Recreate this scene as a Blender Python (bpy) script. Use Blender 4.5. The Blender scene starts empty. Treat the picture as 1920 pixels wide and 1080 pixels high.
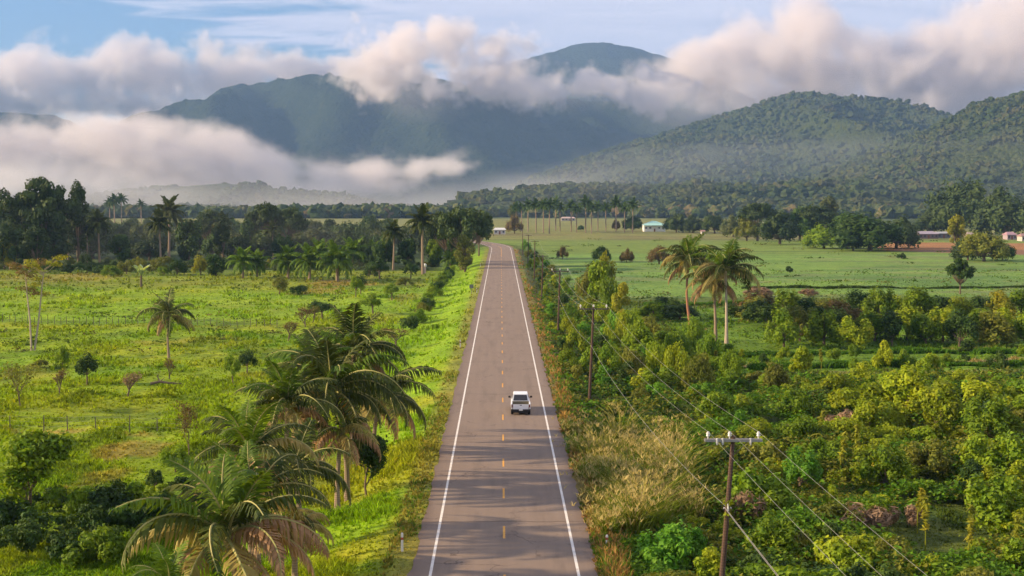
import bpy, bmesh, math, random
import numpy as np
from mathutils import Vector, Matrix, noise as mn

# ------------------------------------------------------------------ camera, sky, sun, exposure
S = bpy.context.scene
COL = S.collection
FPX, CXP, CYP = 2600.0, 960.0, 540.0          # focal length and centre in photo pixels (1920 x 1080)
CAM = Vector((-0.18, 0.0, 19.1))
PITCH = math.atan(163 / FPX)
YAW = -math.atan(21 / FPX)
cd = bpy.data.cameras.new('camera')
cd.sensor_width = 36.0
cd.lens = FPX / 1920 * 36.0
cd.clip_start = 0.5
cd.clip_end = 60000
cam = bpy.data.objects.new('camera', cd)
COL.objects.link(cam)
cam.location = CAM
cam.rotation_euler = (math.pi / 2 - PITCH, 0, YAW)
S.camera = cam
CR = cam.rotation_euler.to_matrix()

SUN_EL = math.radians(19.5)
SUN_AZ = math.radians(270)                     # compass bearing of the sun, clockwise from +Y (road direction): left, a little ahead
sl = bpy.data.lights.new('sun', 'SUN')
sl.energy = 5.0
sl.angle = math.radians(1.6)
sl.color = (1.0, 0.77, 0.48)
sun = bpy.data.objects.new('sun', sl)
COL.objects.link(sun)
sdir = Vector((math.sin(SUN_AZ) * math.cos(SUN_EL), math.cos(SUN_AZ) * math.cos(SUN_EL), math.sin(SUN_EL)))
sun.rotation_euler = (-sdir).to_track_quat('-Z', 'Y').to_euler()
sun.location = (0, 0, 300)

W = bpy.data.worlds.new('World')
S.world = W
W.use_nodes = True
wt = W.node_tree
wt.nodes.clear()


class NT:
    """small helper that writes node trees"""
    def __init__(s, tree):
        s.t = tree

    def n(s, typ, ins=None, **props):
        nd = s.t.nodes.new(typ)
        for k, v in props.items():
            setattr(nd, k, v)
        for k, v in (ins or {}).items():
            sock = nd.inputs[k]
            if isinstance(v, bpy.types.NodeSocket):
                s.t.links.new(v, sock)
            else:
                sock.default_value = v
        return nd

    def m(s, op, a, b=0.0, c=None, clamp=False):
        ins = {0: a, 1: b}
        if c is not None:
            ins[2] = c
        nd = s.n('ShaderNodeMath', ins, operation=op, use_clamp=clamp)
        return nd.outputs[0]

    def v(s, op, a, b=None, scale=None):
        ins = {0: a}
        if b is not None:
            ins[1] = b
        nd = s.n('ShaderNodeVectorMath', ins, operation=op)
        if scale is not None:
            if isinstance(scale, bpy.types.NodeSocket):
                s.t.links.new(scale, nd.inputs['Scale'])
            else:
                nd.inputs['Scale'].default_value = scale
        return nd.outputs['Value'] if op in ('LENGTH', 'DOT_PRODUCT', 'DISTANCE') else nd.outputs[0]

    def ramp(s, fac, stops, mode='LINEAR'):
        nd = s.n('ShaderNodeValToRGB', {'Fac': fac})
        cr = nd.color_ramp
        cr.interpolation = mode
        while len(cr.elements) > 1:
            cr.elements.remove(cr.elements[-1])
        for i, (p, c) in enumerate(stops):
            e = cr.elements[0] if i == 0 else cr.elements.new(p)
            e.position = p
            e.color = (*c, 1) if len(c) == 3 else c
        return nd.outputs[0]

    def noise(s, vec, scale, detail=4, rough=0.55, dist=0.0):
        return s.n('ShaderNodeTexNoise', {'Vector': vec, 'Scale': scale, 'Detail': detail, 'Roughness': rough, 'Distortion': dist}).outputs[0]

    def mixc(s, fac, a, b, mode='MIX'):
        nd = s.n('ShaderNodeMix', data_type='RGBA', blend_type=mode)
        for k, v in ((0, fac), (6, a), (7, b)):
            if isinstance(v, bpy.types.NodeSocket):
                s.t.links.new(v, nd.inputs[k])
            else:
                nd.inputs[k].default_value = v if k == 0 or len(v) == 4 else (*v, 1)
        return nd.outputs[2]


T = NT(wt)
sky = T.n('ShaderNodeTexSky', sky_type='NISHITA', sun_disc=False, sun_elevation=SUN_EL, sun_rotation=SUN_AZ,
          air_density=1.0, dust_density=0.6, ozone_density=1.5)
tc = T.n('ShaderNodeTexCoord')
sep = T.n('ShaderNodeSeparateXYZ', {0: tc.outputs['Generated']})
el = sep.outputs[2]
# high thin cloud: direction projected on a high flat layer, drawn out sideways
zc = T.m('MAXIMUM', T.m('ADD', el, 0.06), 0.02)
u = T.m('DIVIDE', sep.outputs[0], zc)
w_ = T.m('DIVIDE', sep.outputs[1], zc)
pv = T.n('ShaderNodeCombineXYZ', {0: T.m('MULTIPLY', u, 0.45), 1: T.m('MULTIPLY', w_, 0.95), 2: 0.0}).outputs[0]
n1 = T.noise(pv, 1.35, 6, 0.55, 0.5)
n2 = T.noise(T.v('ADD', pv, (7.3, 2.1, 4.0)), 3.4, 5, 0.6, 0.8)
cov = T.m('ADD', T.m('MULTIPLY', n1, 0.6), T.m('MULTIPLY', n2, 0.4))
# overcast veil grows towards +X
side = T.m('MULTIPLY', T.m('ADD', sep.outputs[0], 0.13), 1.0)
cov = T.m('ADD', cov, side)
cfac = T.n('ShaderNodeMapRange', {'Value': cov, 'From Min': 0.41, 'From Max': 0.56, 'To Min': 0.0, 'To Max': 0.95}, interpolation_type='SMOOTHSTEP').outputs[0]
cloudc = T.mixc(n2, (5.6, 5.6, 7.0), (9.6, 8.9, 9.6))
skyb = T.v('MULTIPLY', sky.outputs[0], (0.62, 0.88, 1.22))
skyc = T.mixc(cfac, skyb, cloudc)
bg = T.n('ShaderNodeBackground', {'Color': skyc, 'Strength': 0.052})
wo = T.n('ShaderNodeOutputWorld', {'Surface': bg.outputs[0]})

S.view_settings.view_transform = 'Standard'
S.view_settings.look = 'None'
S.view_settings.exposure = 1.38
S.view_settings.gamma = 1.0
cy = S.cycles
cy.max_bounces = 8
cy.diffuse_bounces = 3
cy.glossy_bounces = 2
cy.transmission_bounces = 2
cy.transparent_max_bounces = 8
cy.volume_bounces = 4
cy.volume_max_steps = 512
cy.use_adaptive_sampling = True
cy.adaptive_threshold = 0.02
cy.use_denoising = True

# ------------------------------------------------------------------ numeric helpers
rng = np.random.default_rng(7)
random.seed(7)


def _h(ix, iy, seed):
    n = (ix.astype(np.int64) * 374761393 + iy.astype(np.int64) * 668265263 + seed * 974634777) & 0xffffffff
    n = ((n ^ (n >> 13)) * 1274126177) & 0xffffffff
    return ((n ^ (n >> 16)) & 0xffff) / 65535.0


def vnoise(x, y, seed=0):
    x = np.asarray(x, float); y = np.asarray(y, float)
    ix = np.floor(x); iy = np.floor(y)
    fx = x - ix; fy = y - iy
    fx = fx * fx * (3 - 2 * fx); fy = fy * fy * (3 - 2 * fy)
    a = _h(ix, iy, seed); b = _h(ix + 1, iy, seed); c = _h(ix, iy + 1, seed); d = _h(ix + 1, iy + 1, seed)
    return (a * (1 - fx) + b * fx) * (1 - fy) + (c * (1 - fx) + d * fx) * fy


def fbm(x, y, seed=0, oct=4, gain=0.5):
    s = 0; a = 1; t = 0
    for i in range(oct):
        s = s + a * vnoise(np.asarray(x) * 2 ** i + 17.3 * i, np.asarray(y) * 2 ** i - 9.1 * i, seed + i)
        t += a; a *= gain
    return s / t


def sstep(a, b, x):
    t = np.clip((np.asarray(x, float) - a) / (b - a), 0, 1)
    return t * t * (3 - 2 * t)


CURVE_Y, CURVE_R = 556.0, 400.0


def road_dist(x, y):
    """signed distance from the road's centre line, + on the right"""
    x = np.asarray(x, float); y = np.asarray(y, float)
    r = np.hypot(x + CURVE_R, y - CURVE_Y) - CURVE_R
    return np.where(y < CURVE_Y, x, r)


def terrain(x, y):
    d = road_dist(x, y)
    left = sstep(5.6, 13, -d); right = sstep(5.6, 10, d)
    z = -1.55 * left - 1.35 * right - 0.06
    off = np.maximum(left, right)
    near = 1 - sstep(250, 700, y)
    z = z + off * near * ((fbm(x / 14, y / 14, 3, 3) - 0.5) * 0.8 + (fbm(x / 2.6, y / 2.6, 5, 3) - 0.5) * 0.42)
    z = z - off * 0.0
    # slow swell of the far fields
    z = z + sstep(600, 1600, y) * (fbm(x / 500, y / 500, 9, 2) - 0.45) * 3
    return z


def ray(px, py):
    return (CR @ Vector(((px - CXP) / FPX, -(py - CYP) / FPX, -1))).normalized()


def G(px, py, z=None):
    """ground point seen at a photo pixel"""
    d = ray(px, py)
    zz = -1.4 if z is None else z
    p = None
    for i in range(6):
        t = (zz - CAM.z) / d.z
        p = CAM + d * t
        if z is not None:
            break
        zz = float(terrain(p.x, p.y))
    return Vector((p.x, p.y, zz))


def at(px, py, Y):
    """point seen at a pixel, at distance Y along the road"""
    d = ray(px, py)
    return CAM + d * ((Y - CAM.y) / d.y)


def ppm(p):
    """photo pixels per metre at a point"""
    return FPX / max(1.0, (p - CAM).length)


# ------------------------------------------------------------------ object helpers
def tag(o, label=None, cat=None, group=None, kind=None):
    if label: o['label'] = label
    if cat: o['category'] = cat
    if group: o['group'] = group
    if kind: o['kind'] = kind
    return o


def link(name, me, parent=None, loc=None):
    o = bpy.data.objects.new(name, me)
    COL.objects.link(o)
    if parent is not None: o.parent = parent
    if loc is not None: o.location = loc
    return o


def np_mesh(name, verts, faces, mats=(), mat_idx=None, smooth=False, attr=None):
    """verts (n,3); faces: (m,k) array, or list of arrays with different k"""
    me = bpy.data.meshes.new(name)
    if not isinstance(faces, list): faces = [faces]
    faces = [np.asarray(f, np.int32) for f in faces if len(f)]
    verts = np.asarray(verts, np.float32)
    me.vertices.add(len(verts)); me.vertices.foreach_set('co', verts.ravel())
    loops = np.concatenate([f.ravel() for f in faces])
    tot = np.concatenate([np.full(len(f), f.shape[1], np.int32) for f in faces])
    st = np.concatenate([[0], np.cumsum(tot)[:-1]]).astype(np.int32)
    me.loops.add(len(loops)); me.loops.foreach_set('vertex_index', loops)
    me.polygons.add(len(tot)); me.polygons.foreach_set('loop_start', st); me.polygons.foreach_set('loop_total', tot)
    if mat_idx is not None: me.polygons.foreach_set('material_index', np.asarray(mat_idx, np.int32))
    me.polygons.foreach_set('use_smooth', np.full(len(tot), smooth, bool))
    for m in mats: me.materials.append(m)
    me.update(calc_edges=True)
    for k, v in (attr or {}).items():
        v = np.asarray(v, np.float32)
        if v.ndim == 2:
            a = me.attributes.new(k, 'FLOAT_COLOR', 'POINT')
            v4 = np.ones((len(v), 4), np.float32); v4[:, :3] = v
            a.data.foreach_set('color', v4.ravel())
        else:
            a = me.attributes.new(k, 'FLOAT', 'POINT'); a.data.foreach_set('value', v)
    return me


class MB:
    """collects boxes, tubes, lathes; builds one mesh"""
    def __init__(s):
        s.v = []; s.f = []; s.n = 0

    def add(s, vs, fs):
        s.f += [tuple(i + s.n for i in f) for f in fs]
        s.v += [tuple(v) for v in vs]; s.n += len(vs)

    def box(s, c, size, rot=None, taper=1.0):
        hx, hy, hz = size[0] / 2, size[1] / 2, size[2] / 2
        vs = []
        for z in (-hz, hz):
            k = taper if z > 0 else 1.0
            for x, y in ((-hx, -hy), (hx, -hy), (hx, hy), (-hx, hy)):
                p = Vector((x * k, y * k, z))
                if rot is not None: p = rot @ p
                vs.append(p + Vector(c))
        s.add(vs, [(3, 2, 1, 0), (4, 5, 6, 7), (0, 1, 5, 4), (1, 2, 6, 5), (2, 3, 7, 6), (3, 0, 4, 7)])

    def tube(s, pts, rad, seg=6, caps=True):
        pts = [Vector(p) for p in pts]
        n = len(pts)
        if not hasattr(rad, '__len__'): rad = [rad] * n
        vs = []
        for i, p in enumerate(pts):
            t = (pts[min(i + 1, n - 1)] - pts[max(i - 1, 0)]).normalized()
            a = t.cross(Vector((0, 0, 1)) if abs(t.z) < 0.95 else Vector((1, 0, 0))).normalized()
            b = t.cross(a)
            for k in range(seg):
                th = 2 * math.pi * k / seg
                vs.append(p + (a * math.cos(th) + b * math.sin(th)) * rad[i])
        fs = []
        for i in range(n - 1):
            for k in range(seg):
                k2 = (k + 1) % seg
                fs.append((i * seg + k, i * seg + k2, (i + 1) * seg + k2, (i + 1) * seg + k))
        if caps:
            fs.append(tuple(range(seg - 1, -1, -1))); fs.append(tuple((n - 1) * seg + k for k in range(seg)))
        s.add(vs, fs)

    def mesh(s, name, mat, smooth=False, bevel=0):
        me = bpy.data.meshes.new(name)
        me.from_pydata(s.v, [], s.f)
        if mat is not None: me.materials.append(mat)
        if bevel:
            bm = bmesh.new(); bm.from_mesh(me)
            bmesh.ops.bevel(bm, geom=bm.edges[:] + bm.verts[:], offset=bevel, segments=2, affect='EDGES', clamp_overlap=True)
            bm.to_mesh(me); bm.free()
        if smooth: me.polygons.foreach_set('use_smooth', [True] * len(me.polygons))
        me.update()
        return me

    def build(s, name, mat, parent=None, loc=None, smooth=False, bevel=0):
        return link(name, s.mesh(name, mat, smooth, bevel), parent, loc)


def mat_new(name):
    m = bpy.data.materials.new(name); m.use_nodes = True
    m.node_tree.nodes.clear()
    return m, NT(m.node_tree)


def finish(t, color, rough=0.8, spec=0.3, bump=None, bstr=0.3, bdist=0.05, metallic=0.0, extra=None):
    ins = {'Base Color': color if isinstance(color, bpy.types.NodeSocket) or len(color) == 4 else (*color, 1),
           'Roughness': rough, 'Specular IOR Level': spec, 'Metallic': metallic}
    if bump is not None:
        b = t.n('ShaderNodeBump', {'Strength': bstr, 'Distance': bdist, 'Height': bump})
        ins['Normal'] = b.outputs[0]
    ins.update(extra or {})
    p = t.n('ShaderNodeBsdfPrincipled', ins)
    t.n('ShaderNodeOutputMaterial', {'Surface': p.outputs[0]})
    return p


def plain(name, color, rough=0.7, spec=0.3, vary=0.15, scale=3.0, metallic=0.0):
    m, t = mat_new(name)
    tc = t.n('ShaderNodeTexCoord').outputs['Object']
    n = t.noise(tc, scale, 4, 0.6)
    k = t.m('ADD', t.m('MULTIPLY', n, 2 * vary), 1 - vary)
    c = t.v('SCALE', color, scale=k)
    finish(t, c, rough, spec, n, 0.15, 0.02, metallic)
    return m

# ------------------------------------------------------------------ ground sheet
def axis(lo, hi, step, far_lo, far_hi, g):
    a = list(np.arange(lo, hi + 1e-6, step))
    s = step; v = a[-1]
    while v < far_hi:
        s *= g; v += s; a.append(v)
    s = step; v = a[0]; b = []
    while v > far_lo:
        s *= g; v -= s; b.append(v)
    return np.array(b[::-1] + a)


def poly_in(x, y, poly):
    """point in polygon given as photo-derived ground points"""
    inside = np.zeros(np.shape(x), bool)
    n = len(poly); j = n - 1
    for i in range(n):
        xi, yi = poly[i]; xj, yj = poly[j]
        if yi != yj:
            c = ((yi > y) != (yj > y)) & (x < (xj - xi) * (y - yi) / (yj - yi) + xi)
            inside ^= c
        j = i
    return inside


def field_color(x, y):
    """albedo of what grows on the ground, by place"""
    x = np.asarray(x, float); y = np.asarray(y, float)
    d = road_dist(x, y)
    n = x.shape
    c = np.zeros(n + (3,))

    def put(mask, col):
        m = np.clip(mask, 0, 1)[..., None]
        c[...] = c * (1 - m) + np.array(col) * m
    f1 = fbm(x / 30, y / 30, 21, 4); f2 = fbm(x / 9, y / 12, 22, 4); f3 = fbm(x / 3, y / 4, 23, 3); f4 = fbm(x / 70, y / 90, 24, 3)
    put(np.ones(n), (0.205, 0.290, 0.006))
    L = d < 0
    put(L * sstep(0.42, 0.62, f1), (0.140, 0.245, 0.007))
    put(L * sstep(0.50, 0.66, f2) * 0.7, (0.255, 0.300, 0.010))
    put(L * sstep(0.56, 0.70, f3) * 0.6, (0.085, 0.135, 0.008))
    put(L * sstep(0.58, 0.72, f4) * sstep(0.45, 0.6, f2) * 0.8, (0.235, 0.225, 0.030))
    # the bright strip of the meadow beyond the wire fence, darker below it
    put(L * sstep(235, 246, y) * (1 - sstep(305, 330, y)) * 0.75 * (0.4 + 0.6 * sstep(0.35, 0.55, f1)), (0.200, 0.320, 0.009))
    put(L * sstep(322, 345, y) * (1 - sstep(400, 430, y)) * 0.4, (0.150, 0.150, 0.030))
    put(L * sstep(405, 425, y), (0.055, 0.085, 0.020))
    # worn orange soil patches
    for px, py, rx, rz, k in ((250, 840, 60, 20, .75), (175, 905, 45, 32, .6), (90, 812, 70, 9, .8), (255, 815, 60, 7, .8), (640, 532, 60, 9, .8),
                              (600, 546, 50, 8, .7), (120, 523, 90, 8, .45), (60, 700, 50, 10, .4), (350, 640, 90, 10, .35), (520, 700, 60, 10, .3), (770, 560, 30, 8, .5)):
        p = G(px, py); p2 = G(px, py + rz)
        ax = rx / ppm(p); ay = max(1.5, p.y - p2.y)
        q = ((x - p.x) / ax) ** 2 + ((y - p.y) / ay) ** 2
        put(np.clip(1.25 - q - (f3 - 0.5) * 3.4, 0, 1) * k * .75, (0.300, 0.175, 0.055))
    # road verges
    lv = (d < 0) * (1 - sstep(14, 22, -d)) * (1 - sstep(500, 640, y))
    put(lv * 0.85, (0.190, 0.320, 0.006))
    put(lv * sstep(0.46, 0.6, f2) * (1 - sstep(110, 190, y)) * 0.85, (0.270, 0.290, 0.012))
    put(lv * (1 - sstep(1.0, 2.6, -d - 4.6)) * 0.6, (0.250, 0.190, 0.050))
    R = d > 0
    # right: rough ground under the thicket, then the wide pale green field
    put(R, (0.070, 0.110, 0.014))
    put(R * sstep(0.45, 0.65, f2), (0.105, 0.135, 0.022))
    put(R * (1 - sstep(5, 10, d)) * 0.9, (0.235, 0.170, 0.045))
    put(R * (1 - sstep(5, 10, d)) * sstep(0.5, 0.6, f3), (0.12, 0.18, 0.02))
    g = R * sstep(22, 30, x) * sstep(162, 168, y)
    put(g * (y < 262), (0.115, 0.205, 0.012))
    put(g * sstep(262, 266, y), (0.085, 0.125, 0.020))
    fld = R * sstep(291, 297, y + (fbm(x / 40, y / 40, 31, 2) - .5) * 6) * sstep(14, 20, d)
    put(fld, (0.150, 0.250, 0.042))
    put(fld * sstep(0.45, 0.6, fbm(x / 60, y / 22, 33, 4)) * 0.7, (0.095, 0.185, 0.040))
    put(fld * sstep(0.55, 0.66, fbm(x / 22, y / 9, 34, 4)) * 0.55, (0.170, 0.190, 0.070))
    put(fld * sstep(520, 560, y), (0.150, 0.215, 0.034))
    put(R * sstep(700, 760, y), (0.185, 0.190, 0.050))
    put(R * sstep(700, 760, y) * sstep(0.45, 0.6, fbm(x / 90, y / 60, 35, 3)) * .6, (0.150, 0.125, 0.050))
    # darker strips across the field, paler tracks
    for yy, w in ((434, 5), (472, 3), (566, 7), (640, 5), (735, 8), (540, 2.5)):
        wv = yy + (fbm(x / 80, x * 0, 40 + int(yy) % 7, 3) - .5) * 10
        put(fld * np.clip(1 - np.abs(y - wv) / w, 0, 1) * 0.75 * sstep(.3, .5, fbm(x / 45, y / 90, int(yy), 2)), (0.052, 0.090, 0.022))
    # ploughed soil by the far farm buildings
    for q in (((1650, 470), (1925, 488), (1925, 457), (1690, 455), (1640, 459)),):
        P = [(G(a, b).x, G(a, b).y) for a, b in q]
        P = [(px_ + (60 if px_ > 0 and i in (1, 2) else 0), py_) for i, (px_, py_) in enumerate(P)]
        m = poly_in(x, y, P).astype(float)
        put(m, (0.300, 0.150, 0.055))
        put(m * (y < 575), (0.22, 0.115, 0.065))
    # sandy tracks near the terraces on the right
    for yy, w, x0, k in ((174, 2.2, 30, .8), (188, 1.6, 34, .45), (166, 1.2, 30, .4)):
        wv = yy + (fbm(x / 25, x * 0, 50, 2) - .5) * 5 + (x - 40) * 0.10
        put((x > x0) * np.clip(1.4 - np.abs(y - wv) / w, 0, 1) * k, (0.270, 0.185, 0.085))
    # far country
    put(sstep(900, 1150, y), (0.060, 0.085, 0.022))
    put(L * sstep(1130, 1180, y) * (1 - sstep(1500, 1600, y)), (0.150, 0.180, 0.040))
    put(R * sstep(900, 1000, y) * (1 - sstep(1500, 1600, y)) * (x < 260), (0.185, 0.190, 0.050))
    return c


xs = axis(-78, 82, 0.62, -14000, 14000, 1.055)
ys = axis(38, 330, 0.75, -400, 16000, 1.035)
XX, YY = np.meshgrid(xs, ys)
ZZ = terrain(XX, YY)
verts = np.stack([XX, YY, ZZ], -1).reshape(-1, 3)
nx, ny = len(xs), len(ys)
ii = (np.arange(ny - 1)[:, None] * nx + np.arange(nx - 1)[None, :]).ravel()
faces = np.stack([ii, ii + 1, ii + nx + 1, ii + nx], -1)

mG, t = mat_new('meadow')
co = t.n('ShaderNodeTexCoord').outputs['Object']
vc = t.n('ShaderNodeAttribute', attribute_name='tint').outputs['Color']
st = t.n('ShaderNodeMapping', {'Vector': co, 'Scale': (1.0, 0.55, 1.0)}).outputs[0]
na = t.noise(st, 1.6, 6, 0.65); nb = t.noise(st, 0.33, 5, 0.6, 0.4); nc = t.noise(co, 9.0, 3, 0.6)
k = t.m('MAXIMUM', t.m('ADD', -0.42, t.m('ADD', t.m('MULTIPLY', na, 1.55), t.m('ADD', t.m('MULTIPLY', nb, 0.75), t.m('MULTIPLY', nc, 0.55)))), 0.25)
lng = t.n('ShaderNodeMapping', {'Vector': co, 'Scale': (0.025, 0.11, 1.0)}).outputs[0]
nl = t.noise(lng, 1.0, 6, 0.62, 0.3)
k = t.m('MULTIPLY', k, t.m('ADD', 0.45, t.m('MULTIPLY', nl, 1.1)))
cc = t.v('SCALE', vc, scale=k)
warm = t.mixc(t.m('MULTIPLY', t.n('ShaderNodeMapRange', {'Value': nb, 'From Min': .5, 'From Max': .7}).outputs[0], 0.45), cc, t.v('MULTIPLY', cc, (1.45, 1.0, 0.9)))
hb = t.m('ADD', t.m('MULTIPLY', na, 1.0), t.m('MULTIPLY', nc, 0.4))
finish(t, warm, 0.9, 0.15, hb, 0.9, 0.35)
g = link('ground', np_mesh('ground', verts, faces, [mG], smooth=True, attr={'tint': field_color(XX.ravel(), YY.ravel())}))
tag(g, kind='structure')

# ------------------------------------------------------------------ road
def path_pt(s, off, z):
    """point s metres along the road (s = y while straight), off to the right"""
    if s < CURVE_Y:
        return (off, s, z)
    a = (s - CURVE_Y) / CURVE_R
    return ((CURVE_R + off) * math.cos(a) - CURVE_R, CURVE_Y + (CURVE_R + off) * math.sin(a), z)


def ribbon(name, s0, s1, o0, o1, z, mat, step=6.0, cols=2, edge=0.0, sub=None):
    ss = np.arange(s0, s1 + step / 2, step) if s1 - s0 > step else np.array([s0, s1])
    vs = []
    for s_ in ss:
        for j in range(cols):
            o = o0 + (o1 - o0) * j / (cols - 1)
            if edge and j in (0, cols - 1):
                o += (fbm(np.array([s_ / 1.7]), np.array([j * 9.0]), 61, 4)[0] - .5) * edge * (1 if j else -1)
            vs.append(path_pt(s_, o, z))
    fs = [(i * cols + j, i * cols + j + 1, (i + 1) * cols + j + 1, (i + 1) * cols + j) for i in range(len(ss) - 1) for j in range(cols - 1)]
    return vs, fs


mA, t = mat_new('asphalt')
co = t.n('ShaderNodeTexCoord').outputs['Object']
sx = t.n('ShaderNodeSeparateXYZ', {0: co}).outputs[0]
stre = t.n('ShaderNodeMapping', {'Vector': co, 'Scale': (1.0, 0.035, 1.0)}).outputs[0]
n1 = t.noise(stre, 1.1, 5, 0.6); n2 = t.noise(co, 0.22, 5, 0.6); n3 = t.noise(co, 45, 3, 0.7)
pit = t.n('ShaderNodeTexVoronoi', {'Vector': co, 'Scale': 26.0}).outputs['Distance']
base = t.mixc(n1, (0.165, 0.122, 0.092), (0.262, 0.202, 0.155))
base = t.mixc(t.m('MULTIPLY', n2, 0.8), base, (0.215, 0.148, 0.104))
# wheel paths: four paler worn bands
wp = t.m('ABSOLUTE', t.m('SUBTRACT', t.m('PINGPONG', t.m('ADD', sx, 0.95), 0.95), 0.45))
base = t.mixc(t.m('MULTIPLY', t.m('SUBTRACT', 0.5, wp, clamp=True), 0.30), base, (0.290, 0.215, 0.155))
grit = t.m('ADD', 0.72, t.m('MULTIPLY', n3, 0.56))
base = t.v('SCALE', base, scale=grit)
ck = t.n('ShaderNodeTexVoronoi', {'Vector': t.v('ADD', co, t.v('SCALE', t.n('ShaderNodeTexNoise', {'Vector': co, 'Scale': 0.7, 'Detail': 4.0}).outputs['Color'], scale=2.4)), 'Scale': 0.16}, feature='DISTANCE_TO_EDGE').outputs['Distance']
ckm = t.m('MULTIPLY', t.m('LESS_THAN', ck, 0.006), t.n('ShaderNodeMapRange', {'Value': n2, 'From Min': .45, 'From Max': .6}).outputs[0])
base = t.mixc(t.m('MULTIPLY', ckm, 0.65), base, (0.05, 0.035, 0.028))
oil = t.m('MULTIPLY', t.n('ShaderNodeMapRange', {'Value': t.noise(t.n('ShaderNodeMapping', {'Vector': co, 'Scale': (0.9, 0.10, 1.0)}).outputs[0], 1.0, 5, .6), 'From Min': .52, 'From Max': .68}).outputs[0], 0.32)
base = t.mixc(oil, base, (0.105, 0.075, 0.058))
# transverse sealing seams, weathered shoulders
sy = t.n('ShaderNodeSeparateXYZ', {0: co}).outputs[1]
wob = t.m('MULTIPLY', t.noise(co, 0.4, 3, .6), 0.8)
seam = t.m('LESS_THAN', t.m('PINGPONG', t.m('ADD', sy, wob), 13.7), 0.10)
base = t.mixc(t.m('MULTIPLY', seam, 0.5), base, (0.055, 0.036, 0.028))
edg = t.n('ShaderNodeMapRange', {'Value': t.m('ABSOLUTE', sx), 'From Min': 3.9, 'From Max': 4.7}).outputs[0]
base = t.mixc(t.m('MULTIPLY', edg, 0.35), base, (0.125, 0.080, 0.058))
finish(t, base, 0.85, 0.25, t.m('ADD', n3, pit), 0.35, 0.02)

mW, t = mat_new('white_road_paint')
co = t.n('ShaderNodeTexCoord').outputs['Object']
n = t.noise(co, 2.5, 6, 0.7)
finish(t, t.mixc(t.n('ShaderNodeMapRange', {'Value': n, 'From Min': .52, 'From Max': .75}).outputs[0], (0.72, 0.66, 0.58), (0.40, 0.33, 0.27)), 0.7, 0.3)
mY, t = mat_new('yellow_road_paint')
co = t.n('ShaderNodeTexCoord').outputs['Object']
n = t.noise(co, 3.5, 6, 0.7)
finish(t, t.mixc(t.n('ShaderNodeMapRange', {'Value': n, 'From Min': .45, 'From Max': .7}).outputs[0], (0.70, 0.33, 0.035), (0.42, 0.23, 0.08)), 0.7, 0.3)

vs, fs = ribbon('road', -60, 1000, -4.85, 4.85, 0.0, mA, 1.0, 9, 0.5)
# thin slab so the shoulder has an edge
me = bpy.data.meshes.new('road'); me.from_pydata(vs, [], fs); me.materials.append(mA)
tag(link('road', me), kind='structure')
for o in (-3.8, 3.8):
    vs, fs = ribbon('l', -60, 1000, o - 0.075, o + 0.075, 0.004, mW, 4.0)
    me = bpy.data.meshes.new('road_edge_line'); me.from_pydata(vs, [], fs); me.materials.append(mW)
    tag(link('road_edge_line', me), kind='structure')
vs = []; fs = []
PER = 10.67
d0 = (CAM.z * FPX) / (1017 - 377)              # near end of the first whole dash
s_ = d0 - 12 * PER
while s_ < 1000:
    if s_ < 470:
        seg = [(s_, s_ + 3.05)]
    else:
        seg = [(s_, s_ + PER + 0.01)]
    for a, b in seg:
        n0 = len(vs)
        vs += [path_pt(a, -0.065, 0.004), path_pt(a, 0.065, 0.004), path_pt(b, 0.065, 0.004), path_pt(b, -0.065, 0.004)]
        fs.append((n0, n0 + 1, n0 + 2, n0 + 3))
    s_ += PER
me = bpy.data.meshes.new('road_centre_line'); me.from_pydata(vs, [], fs); me.materials.append(mY)
tag(link('road_centre_line', me), kind='structure')

# ------------------------------------------------------------------ hills and mountains
def forest_mat(name, c1, c2, c3, s1=0.02, bs=1.0):
    m, t = mat_new(name)
    co = t.n('ShaderNodeTexCoord').outputs['Object']
    v = t.n('ShaderNodeTexVoronoi', {'Vector': co, 'Scale': s1 * 4}).outputs
    n = t.noise(co, s1 * 0.5, 6, 0.6); n2 = t.noise(co, s1 * 6, 4, 0.65)
    sepc = t.n('ShaderNodeSeparateColor', {0: v['Color']})
    c = t.mixc(sepc.outputs[0], c1, c2)
    c = t.mixc(t.n('ShaderNodeMapRange', {'Value': n, 'From Min': .42, 'From Max': .62}).outputs[0], c, c3)
    c = t.v('SCALE', c, scale=t.m('ADD', 0.55, t.m('MULTIPLY', n2, 0.9)))
    h = t.m('SUBTRACT', t.m('MULTIPLY', n2, 0.8), t.m('MULTIPLY', v['Distance'], 1.0))
    finish(t, c, 0.95, 0.1, h, bs, 6.0)
    return m


mHillNear = forest_mat('hill_forest', (0.030, 0.048, 0.013), (0.060, 0.072, 0.020), (0.040, 0.052, 0.017), 0.03)
mHillFar = forest_mat('mountain_forest', (0.008, 0.018, 0.008), (0.026, 0.038, 0.012), (0.015, 0.026, 0.010), 0.014)  # darkened: the cloud shadow over the mountains is put into this colour


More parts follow.
